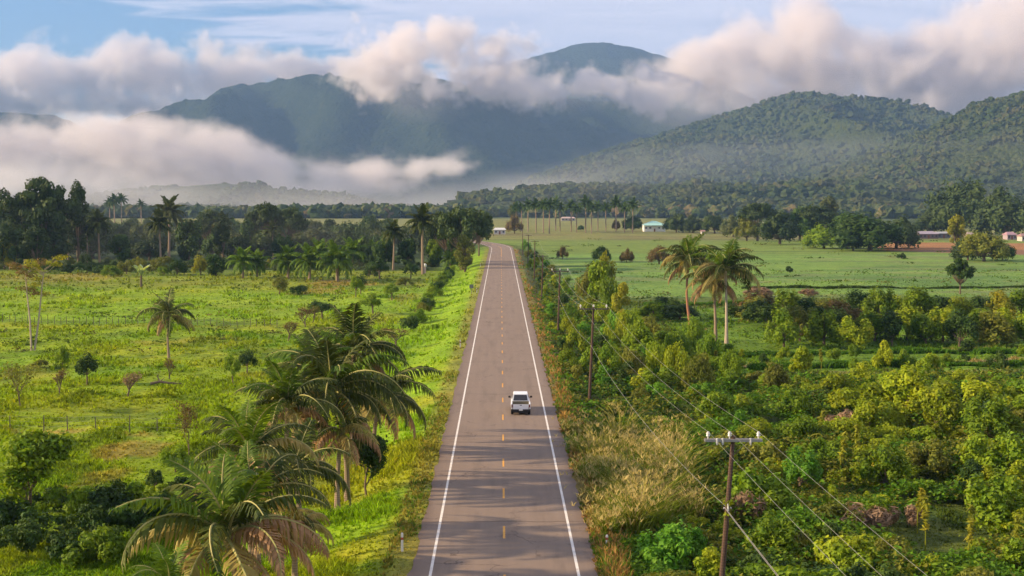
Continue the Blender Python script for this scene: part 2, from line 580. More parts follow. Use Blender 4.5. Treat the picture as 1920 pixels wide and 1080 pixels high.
def ridge_hill(name, Y, prof, depth_front, depth_back, mat, res, amp, ridges, seed, bump=5.0, base=-6):
    """A hill whose crest, seen from the road, follows prof: (px, py) of the crest at distance Y. Slopes run towards the viewer and away."""
    P = [at(px, py, Y) for px, py in prof]
    px_ = np.array([p.x for p in P]); pz = np.array([p.z for p in P])
    x0, x1 = px_[0], px_[-1]
    X = np.arange(x0, x1, res); V = np.arange(-depth_front, depth_back + res, res)
    gx, gv = np.meshgrid(X, V)
    mean_h = max(pz)
    # crest line wanders in depth
    wander = (fbm(gx / (ridges * 1.7), gx * 0, seed, 3) - .5) * depth_front * 0.35
    hc = np.interp(gx + wander * 0.0, px_, pz)
    vv = gv
    down = np.where(vv < 0, np.clip(-vv / depth_front, 0, 1), np.clip(vv / depth_back, 0, 1))
    prof_f = 1 - down ** 1.15
    spur = fbm(gx / ridges + vv / (ridges * 3.2), vv / (ridges * 2.2), seed + 5, 5, 0.52)
    spur = 1 - np.abs(2 * spur - 1)
    spur = (spur - 0.72)
    shape = np.sin(np.clip(down, 0, 1) * math.pi)
    z = (hc - base) * prof_f + base + spur * amp * shape * np.clip(hc / mean_h, 0.15, 1)
    z += (fbm(gx / 26, vv / 26, seed + 9, 3) - 0.5) * bump * 1.6 * (hc > 0) + (vnoise(gx / 9, vv / 9, seed + 12) - .5) * bump
    z = np.where(down >= 0.999, base, z)
    v = np.stack([gx, Y + vv, z], -1).reshape(-1, 3)
    n_x = len(X); n_y = len(V)
    ii = (np.arange(n_y - 1)[:, None] * n_x + np.arange(n_x - 1)[None, :]).ravel()
    o = link(name, np_mesh(name, v, np.stack([ii, ii + 1, ii + n_x + 1, ii + n_x], -1), [mat], smooth=True))
    tag(o, kind='structure')
    return o, (X, Y + V, z)


HILLS = {}
# far dome of the peak, standing above the cloud belt
_, HILLS['dome'] = ridge_hill('mountain', 9500, [(560, 330), (700, 230), (850, 170), (960, 118), (1030, 98), (1085, 82), (1130, 79), (1180, 88), (1240, 104), (1300, 122), (1420, 190), (1560, 250), (1700, 330)],
           2600, 2600, mHillFar, 30, 300, 900, 3, 14)
# the long dark ridge below it
_, HILLS['ridge'] = ridge_hill('mountain', 7000, [(250, 330), (338, 222), (350, 212), (420, 190), (480, 172), (560, 158), (640, 146), (700, 136), (790, 140), (850, 160), (920, 178), (1000, 190), (1120, 194), (1250, 200), (1400, 224), (1500, 232), (1620, 240), (1750, 232), (1850, 260), (2000, 290)],
           2400, 1500, mHillFar, 24, 560, 800, 8, 16)
_, HILLS['leftfar'] = ridge_hill('hill', 6200, [(-420, 240), (-200, 210), (-60, 208), (40, 212), (100, 216), (130, 226), (210, 270), (300, 330)], 1500, 900, mHillFar, 26, 90, 420, 12, 8)
_, HILLS['mid'] = ridge_hill('hill', 4300, [(900, 372), (1020, 330), (1120, 290), (1220, 258), (1330, 228), (1420, 200), (1450, 190), (1490, 179), (1540, 186), (1580, 189), (1640, 194), (1690, 212), (1740, 232), (1800, 262), (1900, 300), (2050, 340)],
           1500, 900, mHillNear, 15, 230, 420, 21, 9)
_, HILLS['right'] = ridge_hill('hill', 2700, [(1390, 372), (1500, 340), (1600, 306), (1680, 272), (1740, 246), (1800, 214), (1850, 190), (1910, 180), (2000, 160), (2120, 150), (2300, 190), (2500, 300)],
           900, 700, mHillNear, 10, 130, 260, 33, 7)
_, HILLS['low'] = ridge_hill('hill', 3000, [(180, 368), (300, 358), (360, 350), (420, 344), (480, 348), (540, 358), (600, 366), (700, 374)], 500, 500, mHillNear, 12, 16, 150, 41, 6)

_, HILLS['foot'] = ridge_hill('hill', 2150, [(840, 377), (930, 364), (1020, 354), (1100, 350), (1200, 358), (1320, 347), (1430, 356), (1560, 343), (1680, 351), (1800, 336), (1900, 342), (2050, 335), (2200, 370)],
           420, 380, mHillNear, 11, 22, 160, 47, 5)

# ------------------------------------------------------------------ haze
hz = MB(); hz.box((0, 6700, 790), (26000, 14200, 1612))
mH, t = mat_new('haze')
pvn = t.n('ShaderNodeVolumePrincipled', {'Color': (0.27, 0.44, 0.76, 1), 'Density': 7.6e-5, 'Anisotropy': 0.0})
t.n('ShaderNodeOutputMaterial', {'Volume': pvn.outputs[0]})
tag(hz.build('haze', mH), kind='stuff')


# ------------------------------------------------------------------ clouds lying on the hills: real volumes
def cloud(name, label, blobs, res, dens, nscale, namp, seed, color=(0.90, 0.84, 0.825), fade=None, aniso=0.1, soft=0.22):
    """blobs: (px, py, Y, rx_px, rz_px, ry_m) ellipsoids at distance Y; radii across and up in photo pixels at that distance"""
    B = []
    for px, py, Y, rx, rz, ry in blobs:
        c = at(px, py, Y); k = Y / FPX
        B.append((c, (rx * k, ry, rz * k)))
    e = 1.55
    lo = [min(c[i] - r[i] * e for c, r in B) for i in range(3)]
    hi = [max(c[i] + r[i] * e for c, r in B) for i in range(3)]
    lo[2] = max(lo[2], -5)
    ng = bpy.data.node_groups.new(name, 'GeometryNodeTree')
    ng.interface.new_socket('Geometry', in_out='OUTPUT', socket_type='NodeSocketGeometry')
    t = NT(ng)
    pos = t.n('GeometryNodeInputPosition').outputs[0]
    cur = None
    w1 = t.n('ShaderNodeTexNoise', {'Vector': pos, 'Scale': 1 / (nscale * 2.6), 'Detail': 2.0}).outputs['Color']
    wp = t.v('ADD', pos, t.v('SCALE', t.v('SUBTRACT', w1, (0.5, 0.5, 0.5)), scale=nscale * 1.3))
    for c, r in B:
        q = t.v('DIVIDE', t.v('SUBTRACT', wp, tuple(c)), tuple(r))
        f = t.m('SUBTRACT', 1.0, t.v('LENGTH', q))
        cur = f if cur is None else t.n('ShaderNodeMath', {0: cur, 1: f, 2: 0.25}, operation='SMOOTH_MAX').outputs[0]
    np_ = t.v('ADD', pos, (seed * 913.0, seed * 317.0, 0.0))
    nz = t.n('ShaderNodeTexNoise', {'Vector': np_, 'Scale': 1 / nscale, 'Detail': 7.0, 'Roughness': 0.64}).outputs[0]
    nz2 = t.n('ShaderNodeTexNoise', {'Vector': t.v('ADD', wp, (seed * 77.0, 31.0, 5.0)), 'Scale': 3.4 / nscale, 'Detail': 4.0, 'Roughness': 0.65}).outputs[0]
    vo = t.n('ShaderNodeTexVoronoi', {'Vector': t.v('ADD', pos, t.v('SCALE', w1, scale=nscale * 0.8)), 'Scale': 2.0 / nscale}).outputs['Distance']
    f = t.m('ADD', cur, t.m('ADD', t.m('MULTIPLY', t.m('SUBTRACT', nz, 0.52), namp * 1.7), t.m('ADD', t.m('MULTIPLY', t.m('SUBTRACT', nz2, 0.52), namp * 1.2), t.m('MULTIPLY', t.m('SUBTRACT', 0.42, vo), namp * 0.42))))
    dn = t.n('ShaderNodeMapRange', {'Value': f, 'From Min': 0.0, 'From Max': soft, 'To Min': 0.0, 'To Max': 1.0}).outputs[0]
    if fade:
        zz = t.n('ShaderNodeSeparateXYZ', {0: pos}).outputs[2]
        dn = t.m('MULTIPLY', dn, t.n('ShaderNodeMapRange', {'Value': zz, 'From Min': fade[0], 'From Max': fade[1], 'To Min': fade[2], 'To Max': 1.0}).outputs[0])
    vc = t.n('GeometryNodeVolumeCube', {'Density': dn, 'Min': lo, 'Max': hi,
             'Resolution X': max(8, int((hi[0] - lo[0]) / res)), 'Resolution Y': max(8, int((hi[1] - lo[1]) / (res * 1.6))), 'Resolution Z': max(8, int((hi[2] - lo[2]) / res))})
    m, tt = mat_new(name)
    pvn = tt.n('ShaderNodeVolumePrincipled', {'Color': (*color, 1), 'Density': dens, 'Anisotropy': aniso})
    tt.n('ShaderNodeOutputMaterial', {'Volume': pvn.outputs[0]})
    sm = t.n('GeometryNodeSetMaterial', {'Geometry': vc.outputs[0], 'Material': m})
    t.n('NodeGroupOutput', {0: sm.outputs[0]})
    me = bpy.data.meshes.new(name)
    o = link(name, me)
    me.materials.append(m)
    md = o.modifiers.new('cloud', 'NODES'); md.node_group = ng
    tag(o, label, 'cloud', kind='stuff')
    return o


CLOUDS = True
if CLOUDS:
    # fog bank across the valley on the left
    cloud('fog_bank', 'white fog bank lying along the valley below the left ridge',
          [(-120, 275, 4200, 260, 62, 420), (80, 262, 4200, 190, 55, 420), (230, 268, 4200, 160, 55, 400), (330, 262, 4200, 130, 46, 380), (440, 276, 4200, 130, 48, 380), (540, 288, 4200, 110, 42, 360),
           (640, 312, 4200, 100, 34, 330), (720, 310, 4200, 80, 36, 300), (800, 312, 4200, 66, 30, 240), (880, 326, 4000, 60, 20, 200), (30, 320, 4200, 330, 52, 420), (330, 326, 4200, 300, 44, 400), (620, 338, 4200, 220, 28, 300)],
          11, 0.0090, 250, 1.6, 3, soft=.5)
    cloud('low_mist', 'thin grey mist hanging over the far tree line below the fog bank',
          [(-60, 345, 2300, 460, 60, 800), (250, 350, 2300, 360, 58, 800), (560, 356, 2300, 320, 50, 800), (800, 352, 2400, 240, 46, 700), (980, 350, 2500, 190, 36, 600)],
          50, 0.0012, 420, 0.6, 4, soft=.8, color=(.86, .84, .86))
    cloud('valley_mist', 'faint mist drifting between the trees of the left wood',
          [(-80, 420, 560, 420, 90, 190), (200, 424, 560, 330, 80, 190), (480, 428, 580, 300, 70, 190), (720, 430, 600, 180, 50, 170)], 22, 0.0016, 160, .8, 8, soft=.7, color=(.86, .84, .86))
    cloud('foothill_mist', 'thin mist spread over the foot of the wooded hills across the far fields',
          [(1000, 352, 2000, 200, 44, 500), (1250, 350, 2000, 260, 46, 500), (1550, 352, 1900, 280, 44, 450), (1850, 350, 1700, 260, 40, 350)], 40, 0.0004, 380, .7, 6, soft=.9, color=(.80, .84, .90))
    cloud('summit_veil', 'thin veil of mist blurring the belt under the high summit',
          [(800, 150, 5200, 190, 60, 420), (1050, 165, 5200, 220, 40, 420), (1300, 160, 5200, 240, 60, 420), (1620, 180, 5100, 260, 60, 200)], 26, 0.0007, 420, 1.3, 9, soft=.9)
    # cloud wrapped round the summit and the belt to its right
    cloud('summit_cloud', 'billowing cream cloud curling over the crest of the long ridge',
          [(690, 142, 5700, 62, 52, 330), (740, 150, 5700, 70, 50, 330), (760, 104, 5700, 78, 44, 330), (840, 92, 5700, 56, 36, 300), (915, 116, 5700, 58, 46, 320), (905, 160, 5700, 62, 34, 300), (730, 182, 5700, 44, 26, 260), (840, 190, 5700, 38, 24, 240), (1000, 165, 5700, 90, 26, 300),
           (1120, 166, 5700, 110, 24, 300), (1240, 170, 5700, 100, 28, 300)],
          9, 0.014, 210, 2.5, 11, soft=.55)
    cloud('cloud_belt', 'large pink tinged cumulus standing behind the wooded hills',
          [(1330, 150, 5900, 130, 52, 420), (1420, 110, 5900, 95, 60, 420), (1500, 60, 5900, 62, 66, 380), (1520, 130, 5900, 120, 70, 450), (1640, 130, 5900, 130, 66, 450), (1600, 80, 5900, 62, 38, 350), (1780, 140, 5900, 170, 90, 500), (1700, 100, 5900, 110, 60, 450), (1560, 175, 5900, 150, 40, 450), (1680, 190, 5900, 170, 44, 450),
           (1920, 120, 5900, 170, 110, 500), (1760, 60, 5900, 90, 46, 380), (1880, 30, 5900, 120, 70, 400), (1500, 190, 5900, 260, 34, 400), (1800, 215, 5900, 240, 34, 420)],
          12, 0.0095, 380, 1.7, 17, soft=.5)
    cloud('far_cloud', 'long cream topped cloud bank behind the left end of the ridge',
          [(-140, 140, 9000, 180, 48, 600), (20, 138, 9000, 130, 52, 600), (150, 160, 9000, 130, 42, 600), (290, 142, 9000, 130, 44, 600), (430, 132, 9000, 130, 38, 600), (560, 138, 9000, 100, 32, 500), (660, 132, 9000, 70, 26, 400),
           (60, 200, 9000, 250, 36, 500), (280, 204, 9000, 160, 26, 500)],
          18, 0.0095, 440, 1.8, 23, soft=.34)

# ------------------------------------------------------------------ plant materials
def leaf_mat(name, c1, c2, trans=0.35, sc=0.9, c3=None, rv=0.35):
    m, t = mat_new(name)
    co = t.n('ShaderNodeTexCoord').outputs['Object']
    rnd = t.n('ShaderNodeObjectInfo').outputs['Random']
    n = t.noise(t.v('ADD', co, t.n('ShaderNodeCombineXYZ', {0: t.m('MULTIPLY', rnd, 37.0), 1: rnd}).outputs[0]), sc, 3, 0.6)
    f = t.n('ShaderNodeMapRange', {'Value': n, 'From Min': .35, 'From Max': .65}).outputs[0]
    c = t.mixc(f, c1, c2)
    if c3 is not None:
        n3 = t.noise(co, sc * 3.3, 2, 0.5)
        c = t.mixc(t.n('ShaderNodeMapRange', {'Value': n3, 'From Min': .56, 'From Max': .66}).outputs[0], c, c3)
    isl = t.n('ShaderNodeNewGeometry').outputs['Random Per Island']
    k = t.m('ADD', t.m('ADD', 1 - rv, t.m('MULTIPLY', rnd, rv)), t.m('MULTIPLY', isl, 0.45))
    c = t.v('SCALE', c, scale=k)
    d = t.n('ShaderNodeBsdfPrincipled', {'Base Color': c, 'Roughness': 0.65, 'Specular IOR Level': 0.15})
    tr = t.n('ShaderNodeBsdfTranslucent', {'Color': t.v('MULTIPLY', c, (1.35, 1.25, 0.5))})
    mx = t.n('ShaderNodeMixShader', {0: trans, 1: d.outputs[0], 2: tr.outputs[0]})
    t.n('ShaderNodeOutputMaterial', {'Surface': mx.outputs[0]})
    return m


ML = {
    'lime': leaf_mat('lime_leaves', (0.170, 0.250, 0.012), (0.290, 0.320, 0.014), 0.35, 0.7),
    'green': leaf_mat('green_leaves', (0.095, 0.175, 0.009), (0.190, 0.260, 0.013), 0.32, 0.7),
    'vine': leaf_mat('vine_leaves', (0.070, 0.210, 0.014), (0.150, 0.290, 0.024), 0.35, 0.9),
    'deep': leaf_mat('deep_green_leaves', (0.026, 0.062, 0.010), (0.060, 0.100, 0.016), 0.22, 0.6),
    'olive': leaf_mat('olive_leaves', (0.110, 0.135, 0.016), (0.190, 0.190, 0.026), 0.28, 0.7),
    'forest': leaf_mat('forest_leaves', (0.030, 0.056, 0.016), (0.062, 0.088, 0.024), 0.2, 0.25),
    'forestpale': leaf_mat('pale_forest_leaves', (0.060, 0.085, 0.026), (0.110, 0.120, 0.040), 0.2, 0.25),
    'rust': leaf_mat('rust_leaves', (0.180, 0.105, 0.040), (0.120, 0.110, 0.028), 0.25, 0.8),
    'dead': leaf_mat('dead_twigs', (0.210, 0.135, 0.080), (0.290, 0.190, 0.110), 0.15, 0.8),
    'yellow': leaf_mat('yellow_leaves', (0.300, 0.270, 0.020), (0.200, 0.230, 0.020), 0.35, 0.8),
    'palm': leaf_mat('palm_leaves', (0.034, 0.056, 0.008), (0.085, 0.098, 0.014), 0.2, 0.6),  # darkened a little; shade on the fronds is put into the colour
    'palmyoung': leaf_mat('young_palm_leaves', (0.060, 0.120, 0.010), (0.120, 0.185, 0.014), 0.28, 0.6),
    'palmgold': leaf_mat('yellowing_palm_leaves', (0.210, 0.180, 0.040), (0.300, 0.230, 0.070), 0.25, 0.6),
    'palmdry': leaf_mat('dry_palm_leaves', (0.240, 0.130, 0.060), (0.330, 0.200, 0.100), 0.2, 0.6),
    'rib': leaf_mat('palm_midrib', (0.240, 0.230, 0.070), (0.340, 0.300, 0.110), 0.1, 0.8),
    'pale': leaf_mat('pale_banana_leaves', (0.500, 0.580, 0.360), (0.330, 0.430, 0.200), 0.35, 0.8),
}


def bark(name, c1, c2, sc=6.0):
    m, t = mat_new(name)
    co = t.n('ShaderNodeTexCoord').outputs['Object']
    st = t.n('ShaderNodeMapping', {'Vector': co, 'Scale': (3.0, 3.0, 0.5)}).outputs[0]
    n = t.noise(st, sc, 4, 0.65)
    r = t.n('ShaderNodeTexWave', {'Vector': co, 'Scale': 2.2, 'Distortion': 1.5, 'Detail': 2.0}, bands_direction='Z').outputs[1]
    c = t.mixc(n, c1, c2)
    c = t.v('SCALE', c, scale=t.m('ADD', 0.8, t.m('MULTIPLY', r, 0.3)))
    finish(t, c, 0.9, 0.15, n, 0.4, 0.05)
    return m


MBK = bark('bark', (0.100, 0.070, 0.045), (0.210, 0.155, 0.105))
MBP = bark('pale_bark', (0.300, 0.235, 0.165), (0.520, 0.430, 0.320))
MPT = bark('palm_bark', (0.200, 0.140, 0.090), (0.360, 0.270, 0.185))
MRB = bark('reddish_palm_bark', (0.300, 0.120, 0.060), (0.380, 0.200, 0.120))


# ------------------------------------------------------------------ plant geometry
def unit(n, r):
    v = r.normal(size=(n, 3))
    return v / np.linalg.norm(v, axis=1, keepdims=True)


def leaf_quads(P, N, size, r, aspect=1.7):
    n = len(P)
    a = np.cross(N, unit(n, r)); a /= np.linalg.norm(a, axis=1, keepdims=True) + 1e-9
    b = np.cross(N, a)
    s = (size * r.uniform(0.6, 1.35, n))[:, None] if np.isscalar(size) else (size * r.uniform(0.6, 1.35, n))[:, None]
    L = a * s * aspect * 0.5; Wd = b * s * 0.5
    bend = N * s * 0.18
    v = np.stack([P - L, P + Wd - bend * 0, P + L - bend, P - Wd], 1).reshape(-1, 3)
    f = np.arange(n * 4).reshape(n, 4)
    return v, f


_ico = None


def ico():
    global _ico
    if _ico is None:
        bm = bmesh.new(); bmesh.ops.create_icosphere(bm, subdivisions=2, radius=1)
        _ico = (np.array([v.co[:] for v in bm.verts]), np.array([[v.index for v in f.verts] for f in bm.faces])); bm.free()
    return _ico


def crown_mesh(name, cl, n_leaf, size, seed, mat='green', core=0.0, up=0.35, jit=0.7, aspect=1.7, shell=0.6, floor=None):
    """cl rows: cx cy cz rx ry rz"""
    r = np.random.default_rng(seed)
    cl = np.asarray(cl, float)
    area = (cl[:, 3] * cl[:, 5]) ** 1.0
    cnt = np.maximum(6, (n_leaf * area / area.sum()).astype(int))
    PV = []; NV = []
    for c, k in zip(cl, cnt):
        d = unit(k, r)
        rad = shell + (1 - shell) * r.random(k) ** 0.6
        rad *= 1 + 0.22 * (fbm(d[:, 0] * 2.2 + c[0] * 3, d[:, 1] * 2.2 + d[:, 2] * 2 + c[1], seed, 2) - .5) * 2
        p = c[:3] + d * rad[:, None] * c[3:6]
        nn = d + unit(k, r) * jit + np.array([0, 0, up])
        PV.append(p); NV.append(nn)
    P = np.concatenate(PV); N = np.concatenate(NV)
    if floor is not None:
        kp = P[:, 2] > floor; P = P[kp]; N = N[kp]
    N /= np.linalg.norm(N, axis=1, keepdims=True)
    v, f = leaf_quads(P, N, size, r, aspect)
    fl = [f]
    if core:  # added solid blob inside each leaf cluster, keeps light from passing through
        iv, if_ = ico()
        vs = [v]; n0 = len(v); tri = []
        for c in cl:
            nz = 1 + 0.25 * r.normal(size=len(iv))
            vs.append(c[:3] + iv * (c[3:6] * core) * nz[:, None]); tri.append(if_ + n0); n0 += len(iv)
        v = np.concatenate(vs); fl.append(np.concatenate(tri))
    return np_mesh(name, v, fl, [ML[mat]])


def clusters(kind, seed, h=1.0, w=1.0, n=14):
    """cluster ellipsoids for a crown of height ~h (crown bottom at 0) and half-width w"""
    r = np.random.default_rng(seed); out = []
    for i in range(n):
        a = r.uniform(0, 2 * math.pi)
        if kind == 'dome':
            q = math.sqrt(r.random()) * 0.78; z = (1 - q * q) * r.uniform(0.35, 0.85) + 0.05; s = r.uniform(.24, .38)
            out.append((math.cos(a) * q * w, math.sin(a) * q * w, z * h, s * w, s * w, s * h * .85))
        elif kind == 'flat':
            q = math.sqrt(r.random()) * 0.85; z = 0.45 + 0.42 * (1 - q * q) + r.uniform(-.22, .08); s = r.uniform(.18, .30)
            out.append((math.cos(a) * q * w, math.sin(a) * q * w, z * h, s * w, s * w, s * h * .42))
        elif kind == 'tall':
            z = r.uniform(0.1, 0.95); q = r.uniform(.1, .65) * (1.1 - abs(z - .45)); s = r.uniform(.2, .36)
            out.append((math.cos(a) * q * w, math.sin(a) * q * w, z * h, s * w * 1.1, s * w * 1.1, s * h * .45))
        elif kind == 'round':
            d = unit(1, r)[0]; s = r.uniform(.28, .42)
            out.append((d[0] * .55 * w, d[1] * .55 * w, h * .5 + d[2] * .36 * h, s * w, s * w, s * h * .6))
    return out


def tree_proto(name, label, cat, kind, H, crown_w, crown_h, n_leaf, leaf, seed, mat, bk=None, core=0.0, trunk_r=0.3, n=14, aspect=1.7, up=.35, lean=0.0, jit=.7):
    root = link(name, None)
    tag(root, label, cat)
    cb = H - crown_h
    cl = [(a + lean, b, c + cb, d, e, f) for a, b, c, d, e, f in clusters(kind, seed, crown_h, crown_w, n)]
    mb = MB(); r = random.Random(seed)
    fork = cb + crown_h * 0.12
    mb.tube([(0, 0, -.6), (lean * .2 + r.uniform(-.1, .1), 0, fork * .5), (lean * .6, 0, fork), (lean, 0, fork + crown_h * .45)], [trunk_r * 1.25, trunk_r, trunk_r * .8, trunk_r * .25], 7)
    for c in cl:
        p0 = Vector((lean * .5, 0, fork * r.uniform(.75, 1.0))); p1 = Vector(c[:3])
        mid = (p0 + p1) / 2 + Vector((0, 0, -.06 * crown_h))
        mb.tube([p0, mid, p1], [trunk_r * .42, trunk_r * .25, trunk_r * .08], 5, False)
    mb.build('trunk', bk or MBK, root)
    link('crown', crown_mesh('crown', cl, n_leaf, leaf, seed, mat, core, up, jit, aspect), root)
    root['H'] = H; root['Wd'] = crown_w
    return root


def bare_proto(name, H, seed, mat, bk, leafn=500, leaf=.12, spread=.7, lean=0.0, tr=.16, levels=3, nb=4, upb=.35):
    """small crooked tree: forking limbs with twigs, thin foliage"""
    r = random.Random(seed); root = link(name, None); mb = MB(); tips = []

    def grow(p, d, L, rad, lv):
        q = p + d * L * .5 + Vector((r.uniform(-.1, .1), r.uniform(-.1, .1), 0)) * L
        e = q + (d + Vector((r.uniform(-.25, .25), r.uniform(-.25, .25), upb * .5))).normalized() * L * .5
        mb.tube([p, q, e], [rad, rad * .8, rad * .6], 5 if lv else 4, False)
        tips.append((e, L)) if lv <= 1 else None
        if lv <= 0: return
        for i in range(nb):
            a = r.uniform(0, 6.283); s = spread * r.uniform(.6, 1.2)
            nd = (d * .8 + Vector((math.cos(a) * s, math.sin(a) * s, upb))).normalized()
            grow(e if i else q, nd, L * r.uniform(.55, .8), rad * .55, lv - 1)
    grow(Vector((0, 0, -.3)), Vector((lean, 0, 1)).normalized(), H * .42, tr, levels)
    mb.build('trunk', bk, root)
    R = np.random.default_rng(seed)
    cl = [(t[0].x, t[0].y, t[0].z, t[1] * .9, t[1] * .9, t[1] * .6) for t in tips]
    link('crown', crown_mesh('crown', cl, leafn, leaf, seed, mat, 0, .3, .9, 1.9, .2), root)
    root['H'] = H; root['Wd'] = H * .4
    return root


def frond_mesh(name, L, th0, droop, mat, seed, pairs=42, leaf_l=1.15, wid=0.12, hang=0.5, side=0.0):
    """one pinnate frond reaching out along +X from the origin"""
    r = np.random.default_rng(seed)
    n = 12; s = np.linspace(0, 1, n + 1)
    th = th0 - droop * s ** 1.35
    xs_ = np.concatenate([[0], np.cumsum(np.cos((th[1:] + th[:-1]) / 2)) / n * L]); zs = np.concatenate([[0], np.cumsum(np.sin((th[1:] + th[:-1]) / 2)) / n * L])
    ysd = side * s ** 2 * L * .25
    mb = MB(); mb.tube([(xs_[i], ysd[i], zs[i]) for i in range(n + 1)], [0.060 * (1 - .8 * q) + .010 for q in s], 4, False)
    rv = np.array(mb.v); rf = np.array(mb.f)
    q = np.repeat(np.linspace(.13, 0.995, pairs), 2) + r.uniform(-.01, .01, pairs * 2)
    sd = np.tile([-1.0, 1.0], pairs)
    px = np.interp(q, s, xs_); pz = np.interp(q, s, zs); py = np.interp(q, s, ysd); t_ = np.interp(q, s, th)
    tx = np.cos(t_); tz = np.sin(t_)
    ll = leaf_l * np.clip(np.sin(np.clip(q * 1.08, 0, 1) ** .75 * math.pi) * .75 + .38, .2, 1.2) * r.uniform(.8, 1.15, len(q))
    o = np.stack([px, py, pz], 1)
    T_ = np.stack([tx, tx * 0, tz], 1); Nn = np.stack([-tz, tx * 0, tx], 1)
    Sd = np.stack([tx * 0, sd, tx * 0], 1)
    d1 = Sd * .8 + T_ * .55 + Nn * (.25 - hang * .5); d1 += r.normal(size=d1.shape) * .08
    d1 /= np.linalg.norm(d1, axis=1, keepdims=True)
    d2 = d1 + np.array([0, 0, -1.0]) * (hang * 1.3 + r.uniform(0, .35, len(q)))[:, None]; d2 /= np.linalg.norm(d2, axis=1, keepdims=True)
    m = o + d1 * (ll * .45)[:, None]; e = m + d2 * (ll * .6)[:, None]
    wv = T_ * (wid * .5)
    v = np.stack([o - wv * .6, o + wv * .6, m + wv, m - wv, e], 1).reshape(-1, 3)
    k = np.arange(len(q))[:, None] * 5 + len(rv)
    return np_mesh(name, np.concatenate([rv, v]), [rf, k + np.array([[0, 1, 2, 3]]), k + np.array([[3, 2, 4]])], [ML[mat], ML['rib']], np.concatenate([np.ones(len(rf)), np.zeros(len(k) * 2)]))


FR = {}


def fr(kind, mat, i):
    key = (kind, mat, i)
    if key not in FR:
        up = {'up': (1.38, .85, .25), 'high': (1.05, 1.55, .6), 'mid': (.72, 2.05, .9), 'low': (.22, 1.85, 1.1), 'hang': (-.3, 1.2, 1.2)}[kind]
        FR[key] = frond_mesh('frond', {'up': 3.7, 'high': 4.4, 'mid': 4.7, 'low': 4.5, 'hang': 3.8}[kind] * (1 + .05 * i), up[0] + .09 * (i - 1), up[1] + .15 * (i - 1), mat, 11 * i + len(key[1]) + 5, hang=up[2], side=(i - 1) * .8)
    return FR[key]


def coconut_palm(base, heart, size, label, mats, seed, n=(3, 6, 8, 6, 3), group=None, bk=None, tr=.16, name='coconut_palm', skip=None):
    """palm with separate fronds. base and heart are points; size scales the fronds"""
    r = random.Random(seed); root = link(name, None, None, base); tag(root, label, 'palm tree', group)
    d = heart - base
    mb = MB(); bow = Vector((r.uniform(-.05, .05), r.uniform(-.05, .05), 0)) * d.length
    pts = [Vector((0, 0, -.5))] + [d * k + bow * math.sin(k * math.pi) for k in (.12, .3, .5, .7, .85, 1)]
    mb.tube(pts, [tr * 1.7, tr * 1.25, tr, tr * .92, tr * .88, tr * .85, tr * 1.25], 8)
    mb.build('trunk', bk or MPT, root)
    a = r.uniform(0, 6.28)
    for kind, cnt in zip(('up', 'high', 'mid', 'low', 'hang'), n):
        for i in range(cnt):
            a += 2.39996 + r.uniform(-.3, .3)
            mt = mats[kind] if isinstance(mats[kind], str) else r.choice(mats[kind])
            o = link('frond', fr(kind, mt, r.randrange(3)), root, d)
            o.rotation_euler = (r.uniform(-.25, .25), r.uniform(-.12, .12), a)
            k = size * r.uniform(.95, 1.22)
            o.scale = (k, k, k)
            if mt == 'palmdry': o['label'] = 'dry brown frond drooping from the crown'
    return root


def palm_crown_mesh(name, seed, L, mats, n=(3, 6, 8, 5), hangk=1.0, pairs=17, wid=.30):
    """crown of a palm too far to show single fronds: one mesh"""
    r = random.Random(seed); vs = []; q4 = []; t3 = []; n0 = 0; a = 0; mi = []
    for kind, cnt in zip(('up', 'high', 'mid', 'low'), n):
        p = {'up': (1.38, .7, .25), 'high': (1.0, 1.3, .5), 'mid': (.6, 1.8, .8), 'low': (.05, 1.6, 1.0)}[kind]
        for i in range(cnt):
            a += 2.4 + r.uniform(-.2, .2)
            me = frond_mesh('tmp', L * r.uniform(.85, 1.1), p[0] + r.uniform(-.1, .1), p[1] * hangk, mats[0], r.randrange(9999), pairs, L * .25, wid, p[2])
            nv = len(me.vertices); co = np.zeros(nv * 3); me.vertices.foreach_get('co', co); co = co.reshape(-1, 3)
            co = co @ np.array(Matrix.Rotation(a, 3, 'Z').transposed())
            for pl in me.polygons:
                vv = [x + n0 for x in pl.vertices]
                (q4 if len(vv) == 4 else t3).append(vv)
            vs.append(co); n0 += nv
            bpy.data.meshes.remove(me)
    return np_mesh(name, np.concatenate(vs), [np.array(q4), np.array(t3)], [ML[mats[0]]])


def copy_thing(root, loc, rz=0.0, scale=1.0, label=None, cat=None, group=None, mat=None, sq=1.0):
    c = root.copy(); COL.objects.link(c)
    c.location = loc; c.rotation_euler = (0, 0, rz); c.scale = (scale * sq, scale * sq, scale)
    for k_ in ('group',):
        if k_ in c: del c[k_]
    if label: c['label'] = label
    if cat: c['category'] = cat
    if group: c['group'] = group
    if c.data is not None and mat:
        c.material_slots[0].link = 'OBJECT'; c.material_slots[0].material = ML[mat]
    for ch in root.children:
        d = ch.copy(); COL.objects.link(d); d.parent = c
        if mat and ch.name.startswith(('crown', 'foliage')):
            d.material_slots[0].link = 'OBJECT'; d.material_slots[0].material = ML[mat]
    return c


PROTOS = []


def P_(o):
    PROTOS.append(o)
    return o


# prototypes, all put away at the end (only their copies stay in the scene)
def shrub_proto(seed, kind, n_leaf, leaf, mat, core=.55, w=1.0, h=1.15, n=11, aspect=1.6):
    cl = clusters(kind, seed, h, w, n)
    me = crown_mesh('shrub', cl, n_leaf, leaf, seed, mat, core, .4, .75, aspect, .62, -.05)
    o = link('shrub', me); o['H'] = h; o['Wd'] = w
    return P_(o)


